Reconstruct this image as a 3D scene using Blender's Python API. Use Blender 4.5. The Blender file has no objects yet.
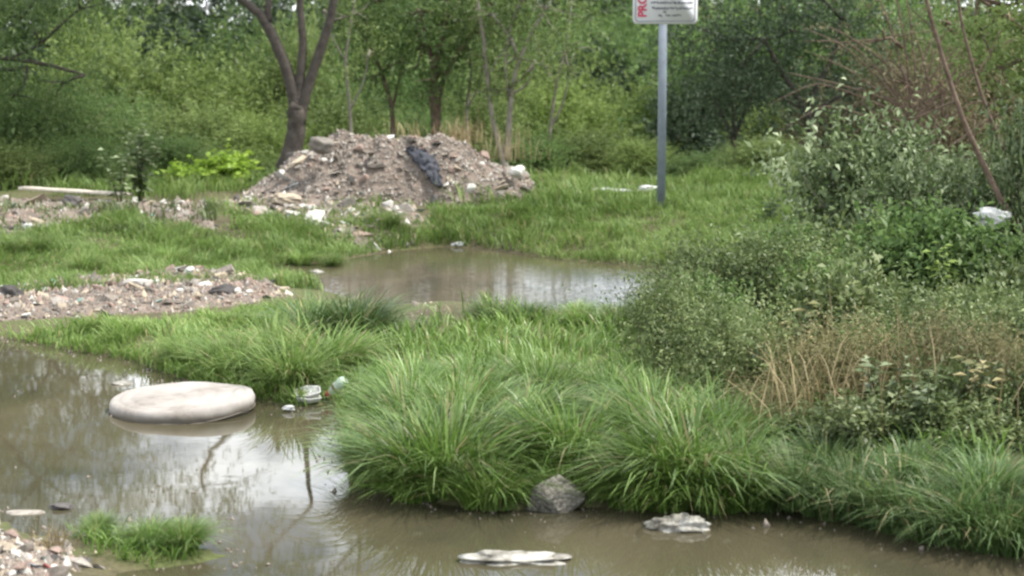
import bpy, math
import numpy as np
from mathutils import Vector, Matrix

# ------------------------------------------------------------------ camera, sky, sun, exposure
SC = bpy.context.scene
COL = SC.collection
W, H, F = 1024, 576, 1911.0
CAM_H, HORIZON = 2.1, 31.0
PITCH = math.atan((H / 2 - HORIZON) / F)
cam = bpy.data.cameras.new('camera')
cam.sensor_width = 36.0
cam.lens = 36.0 * F / W
cam.clip_start, cam.clip_end = 0.1, 3000.0
cam.dof.use_dof = True
cam.dof.focus_distance = 11.0
cam.dof.aperture_fstop = 3.4
camo = bpy.data.objects.new('camera', cam)
COL.objects.link(camo)
camo.location = (0, 0, CAM_H)
camo.rotation_euler = (math.pi / 2 - PITCH, 0, 0)
SC.camera = camo

SUN_EL, SUN_AZ = 60.0, 95.0          # azimuth measured from +Y (view direction) towards +X (right)
world = bpy.data.worlds.new('World')
SC.world = world
world.use_nodes = True
nt = world.node_tree
nt.nodes.clear()
wo = nt.nodes.new('ShaderNodeOutputWorld')
sky = nt.nodes.new('ShaderNodeTexSky')
sky.sky_type = 'NISHITA'
sky.sun_disc = False
sky.sun_elevation = math.radians(SUN_EL)
sky.sun_rotation = math.radians(SUN_AZ)
bg = nt.nodes.new('ShaderNodeBackground')
bg.inputs['Strength'].default_value = 0.09
nt.links.new(sky.outputs[0], bg.inputs['Color'])
cl = nt.nodes.new('ShaderNodeBackground')            # thin broken cloud, the same all round the sky
cl.inputs['Color'].default_value = (0.92, 0.96, 1.0, 1)
cl.inputs['Strength'].default_value = 2.05
tc = nt.nodes.new('ShaderNodeTexCoord')
sep = nt.nodes.new('ShaderNodeSeparateXYZ')
nt.links.new(tc.outputs['Generated'], sep.inputs[0])
mz = nt.nodes.new('ShaderNodeMath'); mz.operation = 'ABSOLUTE'
nt.links.new(sep.outputs['Z'], mz.inputs[0])
az = nt.nodes.new('ShaderNodeMath'); az.operation = 'ADD'; az.inputs[1].default_value = 0.22
nt.links.new(mz.outputs[0], az.inputs[0])
dv = nt.nodes.new('ShaderNodeVectorMath'); dv.operation = 'DIVIDE'
cmb = nt.nodes.new('ShaderNodeCombineXYZ')
for k in range(3):
    nt.links.new(az.outputs[0], cmb.inputs[k])
nt.links.new(tc.outputs['Generated'], dv.inputs[0])
nt.links.new(cmb.outputs[0], dv.inputs[1])
cn = nt.nodes.new('ShaderNodeTexNoise')
cn.inputs['Scale'].default_value = 3.2
cn.inputs['Detail'].default_value = 6
cn.inputs['Roughness'].default_value = 0.58
nt.links.new(dv.outputs[0], cn.inputs['Vector'])
cr = nt.nodes.new('ShaderNodeValToRGB')
cr.color_ramp.elements[0].position, cr.color_ramp.elements[0].color = 0.42, (0.08, 0.08, 0.08, 1)
cr.color_ramp.elements[1].position, cr.color_ramp.elements[1].color = 0.56, (1, 1, 1, 1)
nt.links.new(cn.outputs['Fac'], cr.inputs[0])
mx = nt.nodes.new('ShaderNodeMixShader')
nt.links.new(cr.outputs[0], mx.inputs[0])
nt.links.new(bg.outputs[0], mx.inputs[1])
nt.links.new(cl.outputs[0], mx.inputs[2])
nt.links.new(mx.outputs[0], wo.inputs[0])

sl = bpy.data.lights.new('sun', 'SUN')
sl.energy = 4.3
sl.angle = math.radians(2.5)
sl.color = (1.0, 0.955, 0.88)
so = bpy.data.objects.new('sun', sl)
COL.objects.link(so)
_e, _a = math.radians(SUN_EL), math.radians(SUN_AZ)
sundir = Vector((math.sin(_a) * math.cos(_e), math.cos(_a) * math.cos(_e), math.sin(_e)))
so.rotation_euler = sundir.to_track_quat('Z', 'Y').to_euler()
so.location = (0, 0, 30)

SC.view_settings.view_transform = 'Standard'
SC.view_settings.look = 'None'
SC.view_settings.exposure = 0.66
SC.view_settings.gamma = 1.0
SC.render.engine = 'CYCLES'
SC.cycles.use_denoising = True
SC.cycles.max_bounces = 6
SC.cycles.diffuse_bounces = 3
SC.cycles.transmission_bounces = 4
SC.cycles.filter_width = 2.5

# ------------------------------------------------------------------ pixel -> place
cp, sp = math.cos(PITCH), math.sin(PITCH)
def ray(x, y):
    u, v = (x - W / 2) / F, (H / 2 - y) / F
    return np.array((u, cp + v * sp, -sp + v * cp))
def at(x, y, z=0.0):                    # where that line of sight meets the level z
    d = ray(x, y)
    t = (z - CAM_H) / d[2]
    return np.array((d[0] * t, d[1] * t, z))
def atD(x, y, D):                       # the point of that line of sight at distance D
    d = ray(x, y)
    t = D / d[1]
    return np.array((d[0] * t, D, CAM_H + d[2] * t))
def ppm(D):
    return F / D

# ------------------------------------------------------------------ noise + polygons
def vnoise(x, y, s=1.0, seed=0):
    x = np.asarray(x, float) / s + seed * 17.31
    y = np.asarray(y, float) / s - seed * 9.77
    xi, yi = np.floor(x), np.floor(y)
    fx, fy = x - xi, y - yi
    fx, fy = fx * fx * (3 - 2 * fx), fy * fy * (3 - 2 * fy)
    def h(a, b):
        v = np.sin(a * 127.1 + b * 311.7 + seed * 74.7) * 43758.5453
        return v - np.floor(v)
    return ((h(xi, yi) * (1 - fx) + h(xi + 1, yi) * fx) * (1 - fy) + (h(xi, yi + 1) * (1 - fx) + h(xi + 1, yi + 1) * fx) * fy)
def fbm(x, y, s=1.0, seed=0, o=3):
    t, a, n = 0, 1, 0
    for k in range(o):
        t = t + a * vnoise(x, y, s / 2 ** k, seed + k * 3); n += a; a *= 0.5
    return t / n
def sstep(a, b, x):
    t = np.clip((np.asarray(x, float) - a) / (b - a), 0, 1)
    return t * t * (3 - 2 * t)
def sdf(poly, X, Y):                    # positive inside
    P = np.asarray(poly)[:, :2]
    best = np.full(X.shape, 1e9); inside = np.zeros(X.shape, bool)
    n = len(P)
    for i in range(n):
        a, b = P[i], P[(i + 1) % n]
        e = b - a
        wx, wy = X - a[0], Y - a[1]
        t = np.clip((wx * e[0] + wy * e[1]) / (e @ e + 1e-12), 0, 1)
        best = np.minimum(best, (wx - t * e[0]) ** 2 + (wy - t * e[1]) ** 2)
        c = ((a[1] > Y) != (b[1] > Y)) & (X < (b[0] - a[0]) * (Y - a[1]) / (b[1] - a[1] + 1e-12) + a[0])
        inside ^= c
    d = np.sqrt(best)
    return np.where(inside, d, -d)
def pxpoly(pts, z=0.0):
    return np.array([at(x, y, z)[:2] for x, y in pts])

POND = np.vstack([pxpoly([(-260, 322), (-120, 328), (0, 338), (60, 350), (130, 362), (190, 384), (240, 400), (300, 408), (332, 404), (338, 440),
                          (350, 472), (400, 494), (440, 505), (500, 511), (570, 509), (650, 505), (760, 508), (850, 520), (950, 540), (1024, 553), (1150, 580)]),
                  [(3.2, 6.2), (4.6, 4.6), (4.0, 3.2), (-4, 3.0), (-6.5, 6.0)]])
ISLE = pxpoly([(-90, 500), (0, 514), (30, 534), (78, 534), (130, 536), (195, 542), (232, 556), (190, 566), (118, 574), (110, 600), (-90, 640)])
POOL = pxpoly([(262, 270), (330, 262), (395, 251), (440, 247), (480, 249), (560, 260), (660, 268), (720, 284), (690, 302), (640, 308), (560, 310),
               (500, 306), (450, 300), (385, 306), (330, 292), (285, 280)])
DITCH = pxpoly([(-200, 292), (0, 287), (40, 281), (90, 277), (60, 284), (0, 296), (-200, 302)])
def water_sd(X, Y):
    a = np.minimum(sdf(POND, X, Y), -sdf(ISLE, X, Y))
    return np.maximum(np.maximum(a, sdf(POOL, X, Y)), sdf(DITCH, X, Y))
def gh(X, Y):
    X, Y = np.atleast_1d(np.asarray(X, float)), np.atleast_1d(np.asarray(Y, float))
    w = water_sd(X, Y)
    far = sstep(16.8, 19.5, Y)
    front = sstep(11.2, 9.8, Y) * sstep(-1.3, -.7, X) * sstep(7.0, 7.8, Y)
    rise = 0.07 + 0.025 * front + 0.23 * far + 0.13 * sstep(0.9, 2.6, X) * (1 - far) * sstep(7.0, 9.0, Y) + 0.35 * sstep(4.2, 1.5, Y)
    d = np.maximum(-w, 0)
    fall = -1.25 * sstep(22.6, 32.0, Y)
    land = rise * (1 - np.exp(-d / (0.35 - .15 * front))) + (fbm(X, Y, 0.5, 3) - 0.45) * 0.09 * np.minimum(1, d / 0.4) + (fbm(X, Y, 6, 8) - 0.5) * 0.25 * sstep(24, 40, Y) + fall
    return np.where(w > 0, -0.3 * (1 - np.exp(-np.maximum(w, 0) / 0.4)) - 0.004, land)
def g1(x, y):
    return float(gh(x, y)[0])
def onground(px, py):                   # where that line of sight meets the modelled ground
    z = 0.0
    for _ in range(12):
        p = at(px, py, z)
        z = 0.5 * z + 0.5 * g1(p[0], p[1])
    p = at(px, py, z)
    return np.array((p[0], p[1], g1(p[0], p[1])))

# ------------------------------------------------------------------ materials
MATS = {}
def newmat(name):
    m = bpy.data.materials.new(name); m.use_nodes = True
    n = m.node_tree; n.nodes.clear()
    out = n.nodes.new('ShaderNodeOutputMaterial')
    MATS[name] = m
    return m, n, out
def ramp(n, stops):
    r = n.nodes.new('ShaderNodeValToRGB')
    e = r.color_ramp.elements
    while len(e) < len(stops): e.new(0.5)
    for k, (p, c) in enumerate(stops):
        e[k].position = p; e[k].color = (*c, 1)
    return r
def leafmat(name, dark, mid, light, transl=0.3, rough=0.5, spec=0.3):
    m, n, out = newmat(name)
    a = n.nodes.new('ShaderNodeAttribute'); a.attribute_name = 'tint'
    st = [(0.08, dark), (0.5, mid), (0.88, light)]
    if name.startswith('grass'): st += [(0.95, light), (0.97, (.34, .29, .15))]        # a few dead straw blades
    r = ramp(n, st)
    n.links.new(a.outputs['Fac'], r.inputs[0])
    oi = n.nodes.new('ShaderNodeObjectInfo')
    mr = n.nodes.new('ShaderNodeMapRange'); mr.inputs['To Min'].default_value = 0.78; mr.inputs['To Max'].default_value = 1.25
    n.links.new(oi.outputs['Random'], mr.inputs[0])
    hs = n.nodes.new('ShaderNodeHueSaturation')
    n.links.new(r.outputs[0], hs.inputs['Color']); n.links.new(mr.outputs[0], hs.inputs['Value'])
    p = n.nodes.new('ShaderNodeBsdfPrincipled'); p.inputs['Roughness'].default_value = rough
    p.inputs['Specular IOR Level'].default_value = spec
    t = n.nodes.new('ShaderNodeBsdfTranslucent')
    n.links.new(hs.outputs[0], p.inputs['Base Color']); n.links.new(hs.outputs[0], t.inputs['Color'])
    ms = n.nodes.new('ShaderNodeMixShader'); ms.inputs[0].default_value = transl
    n.links.new(p.outputs[0], ms.inputs[1]); n.links.new(t.outputs[0], ms.inputs[2])
    n.links.new(ms.outputs[0], out.inputs[0])
    return m
def noisemat(name, stops, scale=8.0, rough=0.85, bump=0.3, detail=5, spec=0.25, objvar=0.0, bscale=None, metal=0.0):
    m, n, out = newmat(name)
    t = n.nodes.new('ShaderNodeTexCoord')
    nz = n.nodes.new('ShaderNodeTexNoise'); nz.inputs['Scale'].default_value = scale; nz.inputs['Detail'].default_value = detail
    nz.inputs['Roughness'].default_value = 0.62
    n.links.new(t.outputs['Object'], nz.inputs['Vector'])
    r = ramp(n, stops); n.links.new(nz.outputs['Fac'], r.inputs[0])
    src = r.outputs[0]
    if objvar:
        oi = n.nodes.new('ShaderNodeObjectInfo')
        mr = n.nodes.new('ShaderNodeMapRange'); mr.inputs['To Min'].default_value = 1 - objvar; mr.inputs['To Max'].default_value = 1 + objvar
        n.links.new(oi.outputs['Random'], mr.inputs[0])
        hs = n.nodes.new('ShaderNodeHueSaturation')
        n.links.new(src, hs.inputs['Color']); n.links.new(mr.outputs[0], hs.inputs['Value'])
        src = hs.outputs[0]
    p = n.nodes.new('ShaderNodeBsdfPrincipled'); p.inputs['Roughness'].default_value = rough
    p.inputs['Specular IOR Level'].default_value = spec; p.inputs['Metallic'].default_value = metal
    n.links.new(src, p.inputs['Base Color'])
    if bump:
        nb = n.nodes.new('ShaderNodeTexNoise'); nb.inputs['Scale'].default_value = bscale or scale * 3; nb.inputs['Detail'].default_value = 4
        n.links.new(t.outputs['Object'], nb.inputs['Vector'])
        b = n.nodes.new('ShaderNodeBump'); b.inputs['Strength'].default_value = bump; b.inputs['Distance'].default_value = 0.02
        n.links.new(nb.outputs['Fac'], b.inputs['Height']); n.links.new(b.outputs[0], p.inputs['Normal'])
    n.links.new(p.outputs[0], out.inputs[0])
    return m

leafmat('grass_meadow', (.07, .118, .024), (.155, .245, .058), (.31, .40, .14), .4, .5, .3)
leafmat('grass_tussock', (.042, .085, .012), (.115, .205, .035), (.30, .41, .14), .38, .4, .45)
leafmat('grass_dark', (.034, .065, .018), (.08, .14, .038), (.20, .28, .11), .33, .42, .45)
leafmat('leaf_yellowgreen', (.085, .13, .03), (.18, .255, .065), (.31, .39, .13), .45)
leafmat('leaf_green', (.05, .09, .026), (.105, .175, .05), (.19, .275, .09), .45)
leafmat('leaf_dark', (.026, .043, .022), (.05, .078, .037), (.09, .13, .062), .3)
leafmat('leaf_bright', (.09, .15, .015), (.17, .27, .03), (.27, .38, .06), .4)
leafmat('leaf_pale', (.046, .075, .027), (.112, .155, .06), (.27, .32, .18), .28, .5, .4)
leafmat('leaf_grey', (.046, .07, .022), (.108, .148, .048), (.22, .26, .105), .3, .48, .4)
leafmat('leaf_dry', (.08, .09, .036), (.18, .175, .08), (.34, .29, .155), .28, .6, .2)
leafmat('leaf_rust', (.06, .07, .034), (.14, .128, .068), (.30, .22, .14), .28, .6, .2)
leafmat('leaf_wood', (.032, .055, .022), (.062, .10, .038), (.12, .175, .065), .35)
leafmat('straw', (.17, .13, .065), (.27, .21, .11), (.38, .31, .18), .25, .6, .2)
leafmat('leaf_olive', (.062, .09, .026), (.13, .18, .052), (.215, .275, .095), .42)
noisemat('bark_dark', [(.3, (.036, .03, .025)), (.7, (.085, .072, .06))], 14, .9, .6)
noisemat('bark_brown', [(.3, (.07, .048, .034)), (.7, (.17, .122, .09))], 12, .9, .6)
noisemat('bark_grey', [(.3, (.13, .115, .09)), (.7, (.27, .245, .2))], 12, .9, .5)
noisemat('soil_mound', [(.25, (.08, .064, .051)), (.5, (.15, .121, .098)), (.75, (.23, .19, .158))], 6, .95, .9, 8)
noisemat('rubble_grey', [(.3, (.155, .138, .118)), (.7, (.31, .28, .243))], 9, .9, .5, objvar=.3)
noisemat('rubble_brown', [(.3, (.105, .088, .072)), (.7, (.215, .185, .155))], 9, .95, .5, objvar=.3)
noisemat('rubble_pink', [(.3, (.18, .125, .10)), (.7, (.32, .24, .20))], 9, .9, .4, objvar=.25)
noisemat('rubble_white', [(.3, (.36, .34, .305)), (.7, (.52, .495, .455))], 9, .8, .3, objvar=.15)
noisemat('rubble_dark', [(.3, (.04, .037, .034)), (.7, (.11, .10, .095))], 9, .9, .5, objvar=.3)
noisemat('rubble_tan', [(.3, (.25, .20, .145)), (.7, (.42, .36, .275))], 9, .9, .4, objvar=.2)
noisemat('plastic_white', [(.3, (.36, .36, .34)), (.7, (.56, .56, .54))], 11, .5, .3)
noisemat('plastic_dirty', [(.34, (.09, .08, .06)), (.5, (.25, .235, .20)), (.68, (.43, .42, .38))], 13, .55, .4)
noisemat('plastic_black', [(.3, (.022, .024, .03)), (.7, (.06, .062, .075))], 6, .65, .5)
noisemat('wood_pale', [(.3, (.38, .33, .26)), (.7, (.56, .51, .43))], 10, .85, .4)
noisemat('stone_rough', [(.35, (.085, .078, .062)), (.5, (.20, .185, .155)), (.65, (.33, .31, .27))], 14, .95, 1.0, 9)
noisemat('post_steel', [(.27, (.12, .10, .085)), (.36, (.15, .175, .205)), (.75, (.20, .23, .265))], 9, .5, .1, 8, spec=.5)
noisemat('sign_white', [(.3, (.58, .58, .60)), (.7, (.66, .66, .68))], 3, .4, .0, spec=.5)
noisemat('sign_border', [(.3, (.16, .16, .19)), (.7, (.21, .21, .24))], 6, .5, .0)
noisemat('sign_red', [(.3, (.36, .03, .06)), (.7, (.42, .045, .08))], 6, .5, .0)
noisemat('sign_black', [(.3, (.04, .04, .06)), (.7, (.07, .07, .09))], 6, .5, .0)
noisemat('cap_red', [(.3, (.28, .03, .04)), (.7, (.36, .06, .06))], 6, .4, .0)
noisemat('house_wall', [(.3, (.58, .57, .55)), (.7, (.66, .65, .62))], 2, .9, .1)
noisemat('house_roof', [(.3, (.19, .105, .085)), (.7, (.28, .15, .12))], 2, .9, .2)

def cushionmat():
    m, n, out = newmat('cushion_cloth')
    t = n.nodes.new('ShaderNodeTexCoord')
    nz = n.nodes.new('ShaderNodeTexNoise'); nz.inputs['Scale'].default_value = 3.2; nz.inputs['Detail'].default_value = 7; nz.inputs['Roughness'].default_value = .65
    n.links.new(t.outputs['Object'], nz.inputs['Vector'])
    r = ramp(n, [(.34, (.18, .155, .13)), (.45, (.265, .24, .215)), (.60, (.315, .295, .272)), (.75, (.345, .33, .31))]); n.links.new(nz.outputs['Fac'], r.inputs[0])
    s = n.nodes.new('ShaderNodeSeparateXYZ'); n.links.new(t.outputs['Object'], s.inputs[0])      # wet, muddy line soaked up from the water
    nb = n.nodes.new('ShaderNodeTexNoise'); nb.inputs['Scale'].default_value = 7
    n.links.new(t.outputs['Object'], nb.inputs['Vector'])
    ad = n.nodes.new('ShaderNodeMath'); ad.operation = 'MULTIPLY_ADD'; ad.inputs[1].default_value = .05
    n.links.new(nb.outputs['Fac'], ad.inputs[0]); n.links.new(s.outputs['Z'], ad.inputs[2])
    mr = n.nodes.new('ShaderNodeMapRange'); mr.inputs['From Min'].default_value = .06; mr.inputs['From Max'].default_value = .092
    n.links.new(ad.outputs[0], mr.inputs[0])
    mc = n.nodes.new('ShaderNodeMixRGB'); mc.inputs[1].default_value = (.13, .115, .095, 1)
    n.links.new(mr.outputs[0], mc.inputs[0]); n.links.new(r.outputs[0], mc.inputs[2])
    p = n.nodes.new('ShaderNodeBsdfPrincipled'); p.inputs['Roughness'].default_value = .85; p.inputs['Specular IOR Level'].default_value = .15
    n.links.new(mc.outputs[0], p.inputs['Base Color'])
    b = n.nodes.new('ShaderNodeBump'); b.inputs['Strength'].default_value = .35; b.inputs['Distance'].default_value = .012
    n2 = n.nodes.new('ShaderNodeTexNoise'); n2.inputs['Scale'].default_value = 14; n2.inputs['Detail'].default_value = 6
    n.links.new(t.outputs['Object'], n2.inputs['Vector'])
    n.links.new(n2.outputs['Fac'], b.inputs['Height']); n.links.new(b.outputs[0], p.inputs['Normal'])
    n.links.new(p.outputs[0], out.inputs[0])
cushionmat()

def bottlemat():
    m, n, out = newmat('bottle_clear')
    p = n.nodes.new('ShaderNodeBsdfPrincipled')
    p.inputs['Base Color'].default_value = (.62, .72, .64, 1); p.inputs['Roughness'].default_value = .2
    p.inputs['Transmission Weight'].default_value = .45; p.inputs['IOR'].default_value = 1.3
    n.links.new(p.outputs[0], out.inputs[0])
bottlemat()

def groundmat():
    m, n, out = newmat('ground_soil')
    g = n.nodes.new('ShaderNodeNewGeometry')
    n1 = n.nodes.new('ShaderNodeTexNoise'); n1.inputs['Scale'].default_value = 1.3; n1.inputs['Detail'].default_value = 8; n1.inputs['Roughness'].default_value = .7
    n.links.new(g.outputs['Position'], n1.inputs['Vector'])
    r = ramp(n, [(.3, (.05, .042, .026)), (.48, (.085, .075, .04)), (.6, (.075, .09, .03)), (.75, (.12, .105, .07))])
    n.links.new(n1.outputs['Fac'], r.inputs[0])
    n2 = n.nodes.new('ShaderNodeTexNoise'); n2.inputs['Scale'].default_value = 30; n2.inputs['Detail'].default_value = 5
    n.links.new(g.outputs['Position'], n2.inputs['Vector'])
    mm = n.nodes.new('ShaderNodeMixRGB'); mm.blend_type = 'OVERLAY'; mm.inputs[0].default_value = .6
    n.links.new(r.outputs[0], mm.inputs[1]); n.links.new(n2.outputs['Fac'], mm.inputs[2])
    p = n.nodes.new('ShaderNodeBsdfPrincipled'); p.inputs['Roughness'].default_value = .9; p.inputs['Specular IOR Level'].default_value = .2
    n.links.new(mm.outputs[0], p.inputs['Base Color'])
    b = n.nodes.new('ShaderNodeBump'); b.inputs['Strength'].default_value = .7; b.inputs['Distance'].default_value = .02
    n.links.new(n2.outputs['Fac'], b.inputs['Height']); n.links.new(b.outputs[0], p.inputs['Normal'])
    n.links.new(p.outputs[0], out.inputs[0])
groundmat()

def watermat():
    m, n, out = newmat('murky_water')
    g = n.nodes.new('ShaderNodeNewGeometry')
    mp = n.nodes.new('ShaderNodeMapping'); mp.inputs['Scale'].default_value = (1.0, .7, 1)
    n.links.new(g.outputs['Position'], mp.inputs[0])
    n1 = n.nodes.new('ShaderNodeTexNoise'); n1.inputs['Scale'].default_value = .9; n1.inputs['Detail'].default_value = 6; n1.inputs['Distortion'].default_value = 1.2
    n.links.new(mp.outputs[0], n1.inputs['Vector'])
    r = ramp(n, [(.33, (.045, .042, .025)), (.5, (.063, .055, .033)), (.7, (.085, .072, .046))])
    n.links.new(n1.outputs['Fac'], r.inputs[0])
    # flecks of scum
    n3 = n.nodes.new('ShaderNodeTexNoise'); n3.inputs['Scale'].default_value = 6.5; n3.inputs['Detail'].default_value = 9; n3.inputs['Roughness'].default_value = .7
    n.links.new(mp.outputs[0], n3.inputs['Vector'])
    r3 = ramp(n, [(.60, (0, 0, 0)), (.68, (1, 1, 1))]); n.links.new(n3.outputs['Fac'], r3.inputs[0])
    mul = n.nodes.new('ShaderNodeMath'); mul.operation = 'MULTIPLY'; mul.inputs[1].default_value = .6
    n.links.new(r3.outputs[0], mul.inputs[0])
    mc = n.nodes.new('ShaderNodeMixRGB'); mc.inputs[2].default_value = (.12, .12, .08, 1)
    n.links.new(mul.outputs[0], mc.inputs[0]); n.links.new(r.outputs[0], mc.inputs[1])
    p = n.nodes.new('ShaderNodeBsdfPrincipled')
    p.inputs['IOR'].default_value = 1.33; p.inputs['Roughness'].default_value = .02
    n.links.new(mc.outputs[0], p.inputs['Base Color'])
    # ripples: long crests across the view, stronger on the open far pool
    def rip(scale, sc):
        mp2 = n.nodes.new('ShaderNodeMapping'); mp2.inputs['Scale'].default_value = sc
        wv = n.nodes.new('ShaderNodeTexNoise'); wv.inputs['Scale'].default_value = scale; wv.inputs['Detail'].default_value = 2
        n.links.new(g.outputs['Position'], mp2.inputs[0]); n.links.new(mp2.outputs[0], wv.inputs['Vector'])
        sb = n.nodes.new('ShaderNodeVectorMath'); sb.operation = 'SUBTRACT'; sb.inputs[1].default_value = (.5, .5, .5)
        n.links.new(wv.outputs['Color'], sb.inputs[0])
        return sb
    def vm(op, a_, b_):
        v = n.nodes.new('ShaderNodeVectorMath'); v.operation = op
        for k_, q_ in enumerate((a_, b_)):
            if q_ is None: continue
            if isinstance(q_, tuple): v.inputs[k_].default_value = q_
            else: n.links.new(q_, v.inputs[k_])
        return v.outputs[0]
    rp = rip(22, (.4, 2.6, 1)).outputs[0]
    fine_ = vm('MULTIPLY', vm('ABSOLUTE', rp, None), (.012, -.24, 0))
    slow_ = vm('MULTIPLY', rip(1.6, (.7, 1.6, 1)).outputs[0], (.005, .008, 0))
    sx = n.nodes.new('ShaderNodeSeparateXYZ'); n.links.new(g.outputs['Position'], sx.inputs[0])
    mr = n.nodes.new('ShaderNodeMapRange'); mr.inputs['From Min'].default_value = 12.5; mr.inputs['From Max'].default_value = 15.5
    mr.inputs['To Min'].default_value = .06; mr.inputs['To Max'].default_value = 1.6
    n.links.new(sx.outputs['Y'], mr.inputs[0])
    sc_ = n.nodes.new('ShaderNodeVectorMath'); sc_.operation = 'SCALE'
    n.links.new(fine_, sc_.inputs[0]); n.links.new(mr.outputs[0], sc_.inputs['Scale'])
    nn = vm('NORMALIZE', vm('ADD', vm('ADD', sc_.outputs[0], slow_), (0., 0., 1.)), None)
    n.links.new(nn, p.inputs['Normal'])
    n.links.new(p.outputs[0], out.inputs[0])
watermat()

# ------------------------------------------------------------------ mesh helpers
def mesh_np(name, verts, faces_flat, counts, mat, tint=None, smooth=False):
    verts = np.ascontiguousarray(verts, dtype=np.float32)
    counts = np.asarray(counts, dtype=np.int32)
    me = bpy.data.meshes.new(name)
    me.vertices.add(len(verts)); me.vertices.foreach_set('co', verts.ravel())
    me.loops.add(len(faces_flat)); me.loops.foreach_set('vertex_index', np.asarray(faces_flat, np.int32))
    me.polygons.add(len(counts))
    starts = np.zeros(len(counts), np.int32); starts[1:] = np.cumsum(counts)[:-1]
    me.polygons.foreach_set('loop_start', starts)
    if smooth: me.polygons.foreach_set('use_smooth', np.ones(len(counts), bool))
    if tint is not None:
        a = me.attributes.new('tint', 'FLOAT', 'FACE'); a.data.foreach_set('value', np.asarray(tint, np.float32))
    me.update(calc_edges=True)
    if mat: me.materials.append(MATS[mat])
    return me
class MB:
    def __init__(self): self.v, self.f, self.c, self.n = [], [], [], 0
    def add(self, verts, faces):
        self.v.append(np.asarray(verts, float))
        for f in faces:
            self.f.extend([i + self.n for i in f]); self.c.append(len(f))
        self.n += len(verts)
    def tube(self, pts, radii, sides=6):
        pts = np.asarray(pts, float); m = len(pts)
        V = []
        for i in range(m):
            t = pts[min(i + 1, m - 1)] - pts[max(i - 1, 0)]
            t = t / (np.linalg.norm(t) + 1e-9)
            a = np.cross(t, (0.31, 0.85, 0.42)); a /= np.linalg.norm(a) + 1e-9
            b = np.cross(t, a)
            for k in range(sides):
                q = 2 * math.pi * k / sides
                V.append(pts[i] + radii[i] * (a * math.cos(q) + b * math.sin(q)))
        Fc = []
        for i in range(m - 1):
            for k in range(sides):
                k2 = (k + 1) % sides
                Fc.append((i * sides + k, i * sides + k2, (i + 1) * sides + k2, (i + 1) * sides + k))
        Fc.append(tuple(range(sides))[::-1]); Fc.append(tuple((m - 1) * sides + k for k in range(sides)))
        self.add(V, Fc)
    def mesh(self, name, mat, smooth=False):
        return mesh_np(name, np.vstack(self.v), self.f, self.c, mat, None, smooth)
def link(name, data, parent=None, loc=None):
    o = bpy.data.objects.new(name, data); COL.objects.link(o)
    if parent: o.parent = parent
    if loc is not None: o.location = tuple(float(q) for q in loc)
    return o
def tag(o, label, cat, group=None, kind=None):
    if label: o['label'] = label
    if cat: o['category'] = cat
    if group: o['group'] = group
    if kind: o['kind'] = kind
    return o
def unit(a):
    return a / (np.linalg.norm(a, axis=-1, keepdims=True) + 1e-9)

def leaves_mesh(name, base, axis, nrm, length, width, tint, mat):
    """one folded four-cornered leaf per row"""
    n = len(base)
    side = unit(np.cross(axis, nrm)); up = unit(np.cross(side, axis))
    L, Wd = length[:, None], width[:, None]
    v = np.empty((n, 4, 3))
    v[:, 0] = base
    v[:, 1] = base + axis * L * .45 + side * Wd * .5 + up * Wd * .22
    v[:, 2] = base + axis * L - up * L * .12
    v[:, 3] = base + axis * L * .45 - side * Wd * .5 + up * Wd * .22
    return mesh_np(name, v.reshape(-1, 3), np.arange(n * 4), np.full(n, 4), mat, tint)

def foliage(name, rng, lobes, twigs, per, llen, lwid, mat, droop=.0, tw=(.18, .4), inner=.25, spread=.8, flat=.4):
    """lobes: rows of (cx, cy, cz, rx, ry, rz, weight). Twigs grow out of the lobes, leaves along the twigs."""
    lobes = np.asarray(lobes, float)
    wgt = lobes[:, 6] * (lobes[:, 3] * lobes[:, 5]) ** 1.0
    li = rng.choice(len(lobes), twigs, p=wgt / wgt.sum())
    d = unit(rng.normal(size=(twigs, 3)) + np.array((0, 0, .25)))
    rad = np.where(rng.random(twigs) < inner, rng.uniform(.2, .7, twigs), rng.normal(.86, .13, twigs))
    lump = 1 + .22 * np.sin(d[:, 0] * 5.1 + li * 1.7) * np.sin(d[:, 2] * 4.3 + li) + .12 * np.sin(d[:, 1] * 9 + d[:, 2] * 7 + li * 2.2)
    start = lobes[li, :3] + d * lobes[li, 3:6] * (rad * lump)[:, None]
    tdir = unit(d + rng.normal(size=(twigs, 3)) * .55 + np.array((0, 0, .25 - droop)))
    tl = rng.uniform(tw[0], tw[1], twigs) * np.where(rng.random(twigs) < .09, 1.8, 1.0)
    ti = np.repeat(np.arange(twigs), per)
    s = np.tile((np.arange(per) + .5) / per, twigs) + rng.normal(size=twigs * per) * .04
    pos = start[ti] + tdir[ti] * (tl[ti] * s)[:, None]
    pos[:, 2] -= droop * .6 * tl[ti] * s * s
    pos += rng.normal(size=pos.shape) * .012
    ax = unit(tdir[ti] * .6 + rng.normal(size=pos.shape) * spread + np.array((0, 0, -droop * .6)))
    nr = unit(rng.normal(size=pos.shape) * .7 + np.array((0, 0, flat * 2)) + d[ti] * .5)
    sc = rng.uniform(.6, 1.3, len(pos))
    lob_t = rng.random(len(lobes)); tw_t = rng.random(twigs)
    tint = np.clip(.4 * lob_t[li][ti] + .36 * tw_t[ti] + .24 * rng.random(len(pos)), 0, 1)
    return leaves_mesh(name, pos, ax, nr, llen * sc, lwid * sc, tint, mat)

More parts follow.
